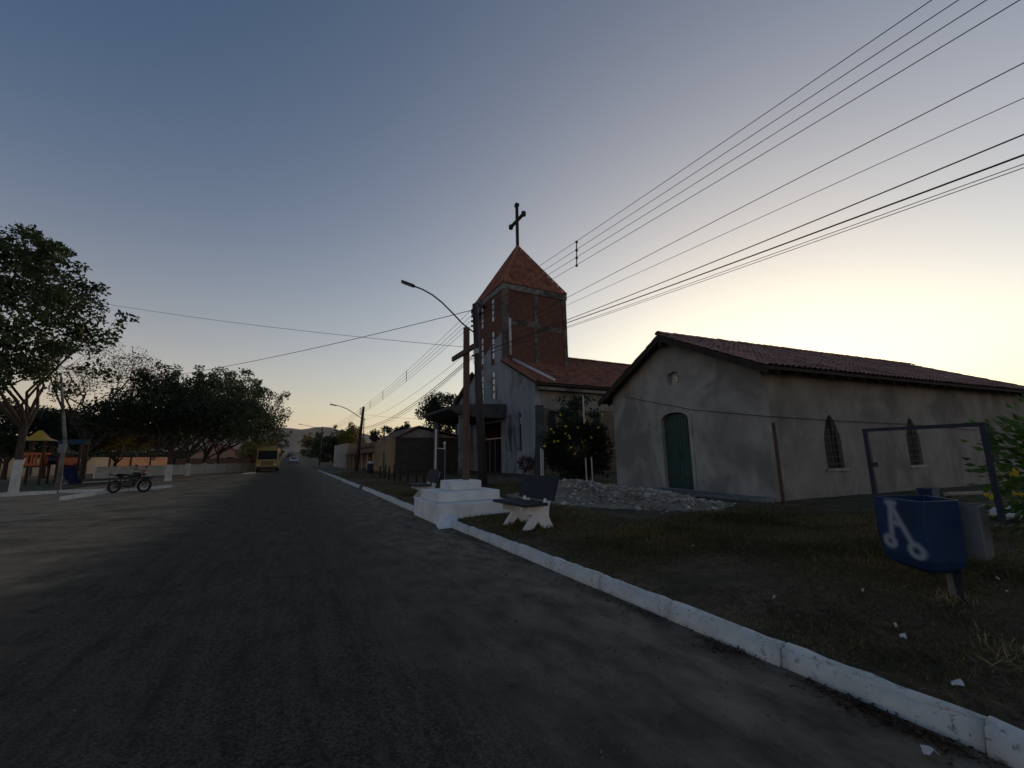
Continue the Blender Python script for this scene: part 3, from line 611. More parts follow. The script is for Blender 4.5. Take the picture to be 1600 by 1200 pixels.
    MB().wall((XF+.02, 0, 0), ay, az, -ax, [(T1, 0), (YB, 0), (YB, ZE), (T1, zg(T1))], highs, .3).build('front_wall', 'church', R)
    for y, w in ((29.05, .5), (27.45, .52), (2*YC-29.05, .5), (2*YC-27.45, .52)):
        W = MB().wall((XF+.2, 0, 0), ay, az, -ax, arch(y, 1.85, 4.45, w, n=6), [], .02).build('slit_window', 'glass', R)
        MB().box(XF-.09, XF+.015, y-w/2-.08, y+w/2+.08, 1.35, 1.83).build('sill', 'church', W)
        g = MB()
        for k in range(1, 5): g.box(XF+.15, XF+.19, y-w/2, y+w/2, 1.85+.55*k, 1.91+.55*k)
        g.build('window_bars', 'metal', W)
    MB().wall((XF+.17, 0, 0), ay, az, -ax, [(27.3, 3.9), (27.62, 3.9), (27.62, 4.35), (27.3, 4.35)], [], .01).build('window_pane', 'sky_pale_glass', R)
    # flared corner buttresses
    for y, s in ((YA, 1), (YB, -1)):
        MB().prism([(XF-.28, 0), (XF-.2, .8), (XF-.06, 2.6), (XF-.02, 5.0), (XF+.5, 5.0), (XF+.5, 0)], (0, y-(.25 if s > 0 else .05), 0), ax, az, (0, .3, 0)).build('buttress', 'dark_concrete', R)
        MB().box(XF-.04, XF+.45, y-.06 if s > 0 else y-.34, y+.34 if s > 0 else y+.06, 5.0, ZE).build('corner_pier', 'church', R)
    # --- nave side walls
    wins = [16.35+2.05*i for i in range(9)]
    MB().wall((0, YA, 0), ax, az, -ay, [(XF+.5, 4.8), (XB, 4.8), (XB, ZE), (XF+.5, ZE)], [], .3).build('side_wall', 'plaster_warm', R)
    MB().wall((0, YA+.06, 0), ax, az, -ay, [(XF+.5, 0), (XB, 0), (XB, 4.8), (XF+.5, 4.8)], [arch(x, 2.6, 4.35, .74, n=8) for x in wins], .24).build('side_wall_brick', 'pale_brick', R)
    for x in wins:
        W = MB().wall((0, YA+.2, 0), ax, az, -ay, arch(x, 2.6, 4.35, .74, n=8), [], .02).build('window', 'interior', R)
        MB().wall((0, YA+.03, 0), ax, az, -ay, arch(x, 2.55, 4.35, .98, n=8), [arch(x, 2.6, 4.35, .72, n=8)], .028).build('window_surround', 'concrete', W)
    MB().box(XF+.3, XB, YB-.3, YB, 0, ZE).build('side_wall', 'church', R); MB().box(XB-.3, XB-.01, YA+.3, YB-.3, 0, ZE).build('rear_wall', 'church', R)
    # --- nave roof
    ey = .7
    for s in (-1, 1):
        e0 = Vector((XF-.35, YC+s*(YC-YA+ey), ZE-sl*ey+.12)); up = Vector((0, -s*(YC-YA+ey), (YC-YA+ey)*sl)); S = up.normalized(); Nn = Vector((0, s*sl, 1)).normalized(); Ls = up.length; Lx = XB+.5-(XF-.35)
        lim = (YC-YA+ey-(YC-T0))/(YC-YA+ey)*Ls
        mb = MB(); tiles(mb, e0, ax, S, Nn, Lx, lambda u: Ls if u > TX-XF+.35 else lim, col=.25, course=.42, h=.06); mb.build('roof_tiles', 'tile', R, kind='stuff', fix=False)
        a = e0+Vector((0, 0, -.03)); th = Vector((0, 0, -.12)); bq = a+ax*Lx; k = lim/Ls; x1 = TX-XF+.35
        for x_a, x_b, kk in ((0, x1, k), (x1, Lx, 1.0)):
            p0, p1 = a+ax*x_a, a+ax*x_b; p2, p3 = p1+up*kk, p0+up*kk
            MB().add([p0, p1, p2, p3, p0+th, p1+th, p2+th, p3+th], [(0, 1, 2, 3), (7, 6, 5, 4), (0, 4, 5, 1), (1, 5, 6, 2), (2, 6, 7, 3), (3, 7, 4, 0)]).build('roof_deck', 'dark_wood', R)
        ridge_run(R, e0+Vector((.12, 0, .05)), e0+Vector((.12, 0, .05))+up*k, 'tile', .38, .17)      # verge tiles
        bx = MB(); bx.bar(e0+Vector((.3, -s*.3, -.35)), e0+Vector((Lx-.3, -s*.3, -.35)), .3, .22); bx.build('eaves_beam', 'concrete', R)
    ridge_run(R, (TX+.1, YC, ZR+.2), (XB+.5, YC, ZR+.2), 'tile', .4, .17)
    MB().add([(XB-.3, YA, ZE), (XB-.3, YB, ZE), (XB-.3, YC, ZR)], [(0, 1, 2)]).build('rear_gable', 'church', R)
    MB().tube([(XF+.55, T0-.05, 9.75), (XF+.52, T0-.05, 12.95)], .11, 10).build('downpipe', 'pvc', R, smooth=True)
    e = lambda y: ZE+sl*(y-YA)+.3
    MB().tube([(XF+.75, T0-.15, e(T0-.15)), (XF+1.3, 24.5, e(24.5))], .12, 8).build('roof_pipe', 'pvc', R, smooth=True)
    # --- entrance canopy on two posts
    prof = [(10.2, 5.12), (10.28, 5.26), (10.6, 5.38), (12, 5.48), (14.98, 5.62), (14.98, 4.46), (12.5, 4.5), (11.2, 4.6), (10.5, 4.88), (10.26, 5.0)]
    MB().prism(prof, (0, 29.55, 0), ax, az, (0, 6.9, 0)).build('canopy', 'dark_concrete', R)
    for y in (29.85, 36.1): MB().bbox(11.1, 11.45, y-.16, y+.16, 0.1, 4.62, .03).build('canopy_post', 'concrete', R)
    MB().box(XF+.5, XF+2.0, 30.3, 35.7, 0.1, 0.12).build('porch_floor', 'concrete', R)
    MB().box(XF+2.2, XF+2.3, 30.2, 35.8, 0.1, 4.4).build('porch_back_wall', 'interior', R)
    gt = MB()
    for k in range(25): y = 30.65+k*.2; gt.box(XF+.1, XF+.13, y-.012, y+.012, .2, 2.9)
    gt.build('gate_bars', 'metal', R)
    MB().box(XF+.06, XF+.14, 30.6, 35.4, 2.92, 3.02).build('gate_rail', 'pvc', R)
    for y in (31.9, 33.0, 34.2): MB().box(XF+.06, XF+.14, y-.04, y+.04, .2, 2.92).build('gate_stile', 'steel', R)
    # loudspeakers under the roof edge
    for y, zz, an in ((34.9, 14.9, -.5), (33.6, 15.15, .35)):
        S = thing('loudspeaker', (XF-.3, y, zz), 'grey horn loudspeaker %s bolted under the tower roof edge' % ('tilted down' if an < 0 else 'beside the top slit window'), 'loudspeaker')
        d = Vector((-1, -.7+an, -.15)).normalized()
        MB().lathe((XF-.25, y, zz), [(.07, 0), (.09, .15), (.16, .4), (.30, .62), (.42, .72), (.40, .70), (.1, .2)], 18, d).build('horn', 'steel', S, smooth=True)
        MB().lathe((XF-.25, y, zz), [(.13, -.3), (.15, -.28), (.15, 0), (.08, .02)], 14, d).build('driver', 'metal', S, smooth=True)
        MB().bar((XF-.25, y, zz-.2), (XF+.02, y, zz-.2), .08, .06).build('bracket', 'metal', S)
church()

# ------------------------------------------------------------------ wooden cross on its white steps
def street_cross():
    K = thing('cross_plinth', (3.9, 10.3, 0.1), 'white stepped plinth at the kerb carrying the wooden cross', 'plinth')
    for n, (x0, x1, y0, y1, z0, z1) in zip(('bottom_step', 'middle_step', 'top_step'), ((2.98, 4.84, 9.25, 11.4, 0.0, .45), (3.08, 4.70, 9.68, 11.1, .45, .68), (3.5, 4.36, 10.05, 10.8, .68, .91))):
        MB().bbox(x0, x1, y0, y1, z0, z1+.0, .03).build(n, 'white_clean', K, smooth=False)
    MB().add([(2.85, 8.85, .0), (3.3, 8.85, .0), (3.5, 9.3, .0), (2.95, 9.35, .0), (3.05, 9.05, .16), (3.25, 9.05, .17), (3.4, 9.28, .25), (3.02, 9.3, .24)], [(0, 1, 5, 4), (1, 2, 6, 5), (2, 3, 7, 6), (3, 0, 4, 7), (4, 5, 6, 7)]).build('mortar_haunch', 'white_clean', K)
    X = thing('wooden_cross', (4.07, 10.4, .9), 'tall plain wooden cross standing on the white stepped plinth', 'cross')
    MB().bbox(4.0, 4.14, 10.33, 10.47, .88, 5.03, .012).build('upright', 'wood', X)
    MB().bbox(3.93, 3.997, 9.58, 11.22, 4.22, 4.36, .015).build('crossbar', 'wood', X)
street_cross()

# ------------------------------------------------------------------ concrete benches
def bench(loc, rz, label):
    # local: length along y, sitter faces -x
    B = thing('bench', loc, label, 'bench', None, rz)
    W = B.matrix_world
    def bl(mb, n, m, **k):
        mb.v = [W @ v for v in mb.v]; return mb.build(n, m, B, **k)
    for y in (-.42, .33):
        prof = [(-.30, 0), (-.12, .0), (.0, .13), (.12, .0), (.34, .0), (.24, .2), (.25, .36), (.42, .84), (.33, .86), (.17, .46), (-.32, .42), (-.36, .33), (-.1, .24)]
        bl(MB().prism(prof, (0, y, 0), (1, 0, 0), (0, 0, 1), (0, .09, 0)), 'leg', 'white_clean')
    bl(MB().bbox(-.42, .10, -.62, .62, .425, .475, .012), 'seat', 'granite')
    s = MB().bbox(-.025, .025, -.62, .62, 0, .46, .012); q = Matrix.Translation((.215, 0, .50)) @ Matrix.Rotation(.30, 4, 'Y'); s.v = [q @ v for v in s.v]; bl(s, 'backrest', 'granite')
    return B
bench((4.12, 7.32, .165), math.radians(2), 'concrete bench with dark slabs beside the rubble heap')
bench((4.0, 14.0, .165), math.radians(-3), 'concrete bench with dark slabs between the white plinth and the short fence posts')

# ------------------------------------------------------------------ refuse bins on a blue frame
def bins():
    xf = 5.4; L = atX(1352, 673, xf); Rr = atX(1535, 663, xf); zt = (L.z+Rr.z)/2+.02; yl, yr = L.y, Rr.y
    Fm = thing('bin_frame', (xf, (yl+yr)/2, .18), 'blue steel frame on a short stump holding the refuse bins', 'frame')
    for y, zl in ((yl, .60), (yr, .86)): MB().box(xf-.019, xf+.019, y-.019, y+.019, zl, zt-.034).build('upright', 'navy', Fm)
    MB().box(xf-.018, xf+.018, yr-.021, yl+.021, zt-.034, zt).build('top_rail', 'navy', Fm); 
    MB().box(xf-.022, xf+.022, 1.62, yl-.025, .58, .62).build('lower_rail', 'navy', Fm); MB().box(xf-.01, xf+.3, yr-.02, yr+.02, .86, .90).build('hanger', 'navy', Fm)
    MB().bbox(xf-.03, xf+.05, 1.68, 1.76, .1, .53, .01).build('stump', 'grey_paint', Fm); MB().box(xf-.06, xf-.032, 1.64, 1.70, .12, .53).build('stump_plate', 'navy', Fm)
    MB().box(xf-.05, xf-.032, yl-.08, yl-.03, 1.33, 1.38).build('hinge', 'metal', Fm)
    # blue bin: four-sided hopper with a rounded belly, one edge towards the street
    def hopper(name, plan, zr, label, cat, mat, paint=None):
        T = thing(name, (sum(p[0] for p in plan)/len(plan), sum(p[1] for p in plan)/len(plan), zr[0][0]), label, cat)
        c = Vector((sum(p[0] for p in plan)/len(plan), sum(p[1] for p in plan)/len(plan), 0)); ring = []
        n = len(plan); sub = 36 if paint else 10
        for i in range(n):
            a, b = Vector((*plan[i], 0)), Vector((*plan[(i+1) % n], 0))
            for k in range(sub):
                t = k/sub; p = a.lerp(b, t); e = min(t, 1-t)
                if e < .07: p = p.lerp(c, .05*(1-e/.07))
                ring.append(p)
        zs = zr; m = len(ring); mb = MB()
        rows = []
        nz = 70 if paint else 16
        for j in range(nz+1):
            u = j/nz*(len(zs)-1); i = min(int(u), len(zs)-2); f = u-i; z = zs[i][0]*(1-f)+zs[i+1][0]*f; s = zs[i][1]*(1-f)+zs[i+1][1]*f
            rows.append((z, s))
        for z, s in rows:
            for p in ring: q = c.lerp(p, s); mb.v.append(Vector((q.x, q.y, z)))
        for j in range(nz):
            for k in range(m): mb.f.append((j*m+k, j*m+(k+1) % m, (j+1)*m+(k+1) % m, (j+1)*m+k))
        mb.f.append(tuple(range(m)))
        o = mb.build('bin_body', mat, T, smooth=False)
        md = o.modifiers.new('thick', 'SOLIDIFY'); md.thickness = .012; md.offset = -1
        if paint:
            at = o.data.color_attributes.new('spray', 'FLOAT_COLOR', 'POINT'); inv = T.matrix_world
            for i, v in enumerate(o.data.vertices):
                w = inv @ v.co; k = paint(w); at.data[i].color = (k, k, k, 1)
        return T
    def rp(px, d): v = ray(px, 800); h = math.hypot(v[0], v[1]); return (v[0]/h*d, v[1]/h*d)
    A, B_, Cc, D = rp(1364, 5.74), rp(1441, 5.24), rp(1504, 5.58), rp(1450, 6.05)
    a3, b3 = Vector((*A, 0)), Vector((*B_, 0)); U = (b3-a3).normalized(); Lf = (b3-a3).length
    def seg(p, a, b):
        ab = (b[0]-a[0], b[1]-a[1]); t = max(0, min(1, ((p[0]-a[0])*ab[0]+(p[1]-a[1])*ab[1])/(ab[0]**2+ab[1]**2)))
        return math.hypot(p[0]-a[0]-ab[0]*t, p[1]-a[1]-ab[1]*t)
    def spray(w):                                             # the white sprayed scissors-like mark
        n = Vector((U.y, -U.x, 0)); d = (Vector((w.x, w.y, 0))-a3)
        if abs(d.dot(n)) > .07: return 0.0
        p = (d.dot(U)/Lf, w.z); q = (p[0]*.46, p[1]); S = lambda x: x*.46
        dd = min(seg(q, (S(.40), .99), (S(.33), .70)), seg(q, (S(.40), .99), (S(.70), .66)), seg(q, (S(.34), 1.0), (S(.48), 1.0)), seg(q, (S(.40), .82), (S(.52), .81)))
        for cx, cz, r in ((S(.27), .635, .042), (S(.76), .60, .052)): dd = min(dd, abs(math.hypot(q[0]-cx, q[1]-cz)-r))
        return max(0.0, min(1.0, 1.2-dd/.032))
    m = MT['blue'].copy(); m.name = 'blue paint with spray mark'; N = m.node_tree.nodes; Lk = m.node_tree.links; p = N['Principled BSDF']
    src = p.inputs['Base Color'].links[0].from_socket; at = N.new('ShaderNodeAttribute'); at.attribute_name = 'spray'
    mx = N.new('ShaderNodeMix'); mx.data_type = 'RGBA'; mu = N.new('ShaderNodeMath'); mu.operation = 'MULTIPLY'; mu.inputs[1].default_value = .55; Lk.new(at.outputs['Fac'], mu.inputs[0])
    Lk.new(mu.outputs[0], mx.inputs[0]); Lk.new(src, mx.inputs[6]); mx.inputs[7].default_value = (.55, .57, .6, 1); Lk.new(mx.outputs[2], p.inputs['Base Color'])
    hopper('refuse_bin', [A, B_, Cc, D], [(.40, .25), (.41, .62), (.455, .86), (.53, .95), (.75, .98), (1.045, 1.0)], 'open blue refuse bin with a white sprayed mark', 'bin', m, spray)
    E, G, Hh, I = rp(1488, 5.75), rp(1531, 5.66), rp(1543, 5.92), rp(1500, 6.05)
    hopper('refuse_bin', [E, G, Hh, I], [(.52, .5), (.53, .9), (.56, .98), (.8, 1.0), (.99, 1.0)], 'faded white refuse bin hanging behind the blue one', 'bin', MT['grey_paint'])
bins()

# ------------------------------------------------------------------ poles and wires
def lamp_arm(P, pts, rb, mat='metal'):
    MB().tube(pts, rb, 8).build('lamp_arm', mat, P, smooth=True)
    a, b = Vector(pts[-2]), Vector(pts[-1]); d = (b-a).normalized()
    MB().bbox(-.02, .62, -.11, .11, -.05, .05, .03)
    s = MB().bbox(0, .62, -.11, .11, -.045, .05, .03); q = Matrix.Translation(b) @ d.to_track_quat('X', 'Z').to_matrix().to_4x4(); s.v = [q @ v for v in s.v]
    h = s.build('lamp_head', mat, P)
    g = MB().bbox(.1, .58, -.08, .08, -.06, -.047, .004); g.v = [q @ v for v in g.v]; g.build('lens', 'lamp', h)
def pole(base, top, label, arm=None, rack_z=None, rb=.15, rt=.10, mat='pole', rack_dx=-.16, extra=None):
    P = thing('utility_pole', base, label, 'pole'); base, top = Vector(base), Vector(top)
    MB().tube([base-Vector((0, 0, .1)), base.lerp(top, .5), top], [rb, (rb+rt)/2, rt], 14).build('pole_shaft', mat, P, smooth=True)
    if rack_z:
        x = base.lerp(top, .9).x+rack_dx; y = base.lerp(top, .9).y
        MB().bar((x+.06, y, min(rack_z)-.08), (x+.06, y, max(rack_z)+.1), .04, .04).build('insulator_rack', 'metal', P)
        for z in rack_z: MB().lathe((x-.03, y, z-.05), [(.03, 0), (.055, .015), (.04, .04), (.04, .06), (.055, .085), (.03, .1)], 10).build('insulator', 'metal', P, smooth=True)
    if arm: lamp_arm(P, arm, [.035]*len(arm))
    return P
WX = 6.8
def onpole(px, py): return atX(px, py, WX)
zr = [onpole(735, y).z for y in (487, 496, 503.5, 511)]
p1b, p1t = Vector((7.28, 16.6, .15)), Vector((6.97, 16.75, 8.35))
arm = [Vector((6.98, 16.72, 6.95))]+[zat(x, y, Vector((X, Y, 0))) for x, y, X, Y in ((722, 505, 6.45, 16.85), (706, 488, 6.0, 16.95), (690, 472, 5.5, 17.1), (676, 461, 5.1, 17.25), (660, 452, 4.6, 17.4), (648, 447.5, 4.3, 17.5))]
P1 = pole(p1b, p1t, 'dark leaning utility pole with long curved lamp arm in front of the church', arm, zr, .20, .13)
zt_ = [onpole(742, y).z for y in (541, 552, 558)]
for z in zt_[:2]: MB().bar((6.82, 16.72, z-.03), (7.2, 16.72, z-.03), .06, .06).build('clamp', 'metal', P1)
MB().bbox(6.86, 7.02, 16.42, 16.56, 5.95, 6.2, .02).build('junction_box', 'steel', P1)
MB().tube([(6.95, 16.62, 6.9), (6.8, 16.55, 6.3), (6.78, 16.52, 5.6), (6.98, 16.5, 5.3)], .012, 5).build('lead_wire', 'wire', P1)
p2b = Vector((5.85, 45.0, .15)); p2t = Vector((6.28, 45.0, 6.75))
z2 = [6.55, 6.33, 6.13, 5.95]
P2 = pole(p2b, p2t, 'leaning utility pole with curved lamp arm in front of the porch house', [Vector((6.2, 45, 5.5)), Vector((5.5, 45.1, 6.0)), Vector((4.7, 45.2, 6.5)), Vector((4.1, 45.25, 6.75)), Vector((3.7, 45.3, 6.82))], z2, .17, .13, rack_dx=-.25)
P3 = pole((5.0, 92, .35), (5.2, 92, 7.9), 'distant thin utility pole with lamp arm beside the dark roadside trees', [Vector((5.2, 92, 7.0)), Vector((4.0, 92.2, 7.7)), Vector((2.4, 92.4, 8.1)), Vector((1.4, 92.5, 8.3))], [7.6, 7.3], .14, .1, rack_dx=-.2)
for px, py, H, Y, lb in ((566, 722, 9.5, 88, 'slender mast rising behind the porch house roof'), (599, 705, 5.9, 60, 'short post with bracket rising above the ochre house parapet')):
    b = atY(px, py, Y); b.z = .1
    o = MB().tube([b, b+Vector((0, 0, H))], [.12, .07], 8).bar(b+Vector((-.5, 0, H-.5)), b+Vector((.3, 0, H-.3)), .06).build('utility_pole', 'pole'); tag(origin(o), lb, 'pole')
def wire(pts, r, label, group, n=None, name='overhead_wire'):
    return tag(MB().tube(pts, r, 5, cap=False).build(name, 'wire', smooth=True), label, 'wire', group)
def parab(p, q, r_, Y0, Y1, X0, X1, n=30):                    # z through three (Y,z) points, X linear
    A = np.array([[a[0]**2, a[0], 1] for a in (p, q, r_)]); k = np.linalg.solve(A, [a[1] for a in (p, q, r_)]); out = []
    for i in range(n+1):
        y = Y0+(Y1-Y0)*i/n; out.append((X0+(X1-X0)*i/n, y, float(k[0]*y*y+k[1]*y+k[2])))
    return out
g1 = 'bare power wires strung on the roadside poles'
sp = []
for k, (ys, yb_) in enumerate(((378, (1460, 0)), (391, (1502, 0)), (403, (1546, 0)), (415, (1598, 0)))):
    a = onpole(735, (487, 496, 503.5, 511)[k]); s = onpole(901, ys); b = onpole(*yb_); sp.append(s)
    y0 = 16.75; pts = parab((y0, zr[k]), (s.y, s.z), (b.y, b.z), y0, -24, WX-.03, WX-.03)
    wire(pts, .0066, 'bare power wire of the upper set of four passing the church tower', g1)
o = MB().bar(sp[0]+Vector((0, 0, .03)), sp[3]-Vector((0, 0, .03)), .022, .022)
for s in sp: o.lathe(s-Vector((0, 0, .03)), [(.03, 0), (.04, .03), (.03, .06)], 8)
tag(o.build('wire_spacer', 'metal'), 'black spacer rod clipped across the four wires beside the church tower roof', 'spacer')
g2 = 'cables strung below the power wires'
for (pa, mid, end, r, lb) in (((742, 541), (890, 463), (1600, 98), .0066, 'thin cable just below the four power wires beside the tower'), ((742, 541), (890, 475), (1600, 153), .0048, 'thinnest single cable crossing the pale sky right of the tower'),
                     ((742, 552), (890, 498.5), (1600, 210), .009, 'thick black cable, upper one of the heavy pair over the chapel'), ((742, 552), (890, 503), (1600, 242), .0115, 'thick black cable, lower one of the heavy pair over the chapel'),
                     ((742, 558), (890, 509), (1600, 256), .005, 'thin cable close under the heavy pair over the chapel, upper of the two'), ((742, 558), (890, 511), (1600, 262), .005, 'thin cable close under the heavy pair over the chapel, lowest of all')):
    a, m_, b = onpole(*pa), onpole(*mid), onpole(*end)
    wire(parab((16.75, a.z), (m_.y, m_.z), (b.y, b.z), 16.75, -24, 6.8, WX), r, lb, g2)
def span(a, b, sag, n=16):
    a, b = Vector(a), Vector(b); return [a.lerp(b, i/n)-Vector((0, 0, sag*4*(i/n)*(1-i/n))) for i in range(n+1)]
spp = [[], [], []]
for k in range(4):
    pts = span((WX-.05, 16.8, zr[k]), (5.95, 45, z2[k]), .28); wire(pts, .009, 'bare power wire of the span between the two leaning lamp poles', g1)
    for q, i in enumerate((6, 10, 13)): spp[q].append(pts[i])
    wire(span((5.95, 45, z2[k]), (4.95, 92, 7.6-.25*k), .5), .010, 'bare power wire of the span beyond the porch house pole', g1)
for q in spp:
    o = MB().bar(q[0]+Vector((0, 0, .03)), q[3]-Vector((0, 0, .03)), .03, .03); tag(o.build('wire_spacer', 'metal'), 'small spacer rod on the wires between the two leaning lamp poles', 'spacer', 'spacer rods between the lamp poles')
for k, (za, zb_, sag, r, lb) in enumerate(((zt_[0], 5.3, .55, .008, 'thin cable, upper one under the power wires between the lamp poles'), (zt_[1], 4.6, .75, .018, 'thick black cable sagging between the two lamp poles'), (zt_[1]-.1, 4.5, .8, .016, 'black cable twin close below the thick sagging one'), (zt_[2], 4.35, .85, .008, 'thin lowest cable sagging between the two lamp poles'))):
    wire(span((6.85, 16.8, za), (6.05, 45, zb_), sag), r, lb, g2)
wire(span((WX-.05, 16.75, zr[0]), atY(205, 596, 46), .35, 24), .016, 'long cable crossing the road from the leaning pole top down into the row of trees', 'cables crossing the road')
wire(span((6.85, 16.75, onpole(742, 540).z), atX(120, 467, -14), .25, 24), .010, 'thin cable crossing the road high into the big left tree crown', 'cables crossing the road')
wire(span((6.2, 45, 6.0), atY(750, 648, 34), .4), .01, 'thin service wire dropping from the porch house pole towards the church', 'cables crossing the road')
P0 = pole((6.9, -24, 0.1), (6.9, -24, 8.6), 'plain utility pole standing further back along the kerb', None, None)

# ------------------------------------------------------------------ small metal gate, short posts
def gate():
    a, b = gnd(680, 761, .17), gnd(694, 755, .17); G = thing('metal_gate', a.lerp(b, .5), 'narrow dark gate leaf in a pale pipe frame behind the white plinth', 'gate')
    za, zb_ = 2.62, 1.98
    MB().tube([a, a+Vector((0, 0, za))], .045, 8).build('tall_post', 'pvc', G); MB().tube([b, b+Vector((0, 0, zb_))], .04, 8).build('short_post', 'pvc', G)
    MB().lathe(b+Vector((0, 0, zb_)), [(.04, 0), (.08, .05), (.06, .12), (0, .16)], 10).build('finial', 'pvc', G)
    MB().bar(a+Vector((0, 0, 1.75)), b+Vector((0, 0, 1.75)), .05).build('top_rail', 'pvc', G)
    for k in range(1, 17): p = a.lerp(b, k/17); MB().bar(p+Vector((0, 0, .12)), p+Vector((0, 0, 1.73)), .07, .02).build('slat', 'metal', G)
gate()
for i, (px, py, h) in enumerate(((594, 747, .85), (600.5, 749, .95), (607.5, 750.5, .9), (616, 752, 1.0), (625.5, 754, .85), (637.5, 756, .9), (650, 758, .8), (663, 758, .85))):
    p = gnd(px, py, .16); p.z = .1; l = Vector((rnd.uniform(-.05, .05), rnd.uniform(-.05, .05), h))
    o = MB().tube([p, p+l*.6, p+l], [.06, .055, .05], 8).build('fence_post', 'dark_wood'); tag(origin(o), 'short dark wooden stake in the row on the grass before the dark wall', 'post', 'short wooden stakes on the grass')

# ------------------------------------------------------------------ rubble heap and litter
def rubble():
    rg = np.random.default_rng(4); c = np.array([8.4, 9.6])
    U = Vector((-.35, 1, 0)).normalized(); V = Vector((U.y, -U.x, 0))
    def hgt(u, v): return .17+max(0, .50*math.exp(-((u-1.6)/1.6)**2-(v/1.0)**2)+.26*math.exp(-((u+1.1)/1.3)**2-((v+.1)/1.0)**2)+.12*math.exp(-((u+.2)/2.6)**2-(v/1.5)**2)-.03)
    mb = MB(); n, m = 44, 26
    for j in range(m):
        for i in range(n):
            u = -3.1+6.9*i/(n-1); v = -2.0+4.0*j/(m-1); p = Vector((c[0], c[1], 0))+U*u+V*v
            z = hgt(u, v)+rg.uniform(-.02, .025); e = max(u/3.8, -u/3.1, abs(v)/2.0); mb.v.append(Vector((p.x, p.y, z if e < .97 else .05)))
    for j in range(m-1):
        for i in range(n-1): a = j*n+i; mb.f.append((a, a+1, a+n+1, a+n))
    H = thing('rubble_heap', (c[0], c[1], .17), 'low heap of broken concrete and sand before the green chapel door', 'rubble')
    mb.build('sand_bed', 'sandpile', H, smooth=True)
    mk = lambda s: None
    big = []; st = MB()
    for k in range(6000):
        u = rg.normal(0, 1.7); v = rg.normal(0, .85); s = float(min(.1, rg.gamma(1.5, .017)+.01))
        if u > 4.1 or u < -3.0 or abs(v) > 2.1: continue
        p = Vector((c[0], c[1], 0))+U*u+V*v; z = hgt(u, v)
        if s > .06 and len(big) < 160: big.append((p, z, s)); continue
        q = [Vector(rg.normal(size=3)) for _ in range(2)]
        b = len(st.v); R_ = Matrix.Rotation(rg.uniform(0, 6), 3, 'Z') @ Matrix.Rotation(rg.uniform(-.7, .7), 3, 'X')
        for d in ((1, 0, 0), (-1, 0, 0), (0, .8, 0), (0, -.9, 0), (0, 0, .5), (0, 0, -.5)): st.v.append(Vector((p.x, p.y, z))+R_ @ (Vector(d)*s*rg.uniform(.7, 1.2)))
        for f in ((0, 2, 4), (2, 1, 4), (1, 3, 4), (3, 0, 4), (2, 0, 5), (1, 2, 5), (3, 1, 5), (0, 3, 5)): st.f.append(tuple(b+i for i in f))
    st.build('small_stones', 'rubble', H, kind='stuff')
    protos = []
    for k in range(4):
        bm = bmesh.new(); bmesh.ops.create_cube(bm, size=1); r2 = random.Random(k)
        for v in bm.verts: v.co = Vector((v.co.x*r2.uniform(1.2, 2.2), v.co.y*r2.uniform(1.0, 1.6), v.co.z*r2.uniform(.4, .8)))
        bmesh.ops.bevel(bm, geom=bm.edges[:], offset=.12, segments=1, affect='EDGES'); me = bpy.data.meshes.new('rubble_chunk'); bm.to_mesh(me); bm.free(); me.materials.append(MT['chunk']); protos.append(me)
    for p, z, s in big:
        o = bpy.data.objects.new('rubble_chunk', protos[rnd.randrange(4)]); C.objects.link(o); o.parent = H; o.location = Vector((p.x-c[0], p.y-c[1], z-.17+s*.15)); o.scale = (s, s, s); o.rotation_euler = (rnd.uniform(-.5, .5), rnd.uniform(-.5, .5), rnd.uniform(0, 6))
MT['chunk'] = M('broken concrete', (0.24, 0.21, 0.168), (0.48, 0.435, 0.36), 3, bump=0.4, objrand=0.4)
rubble()
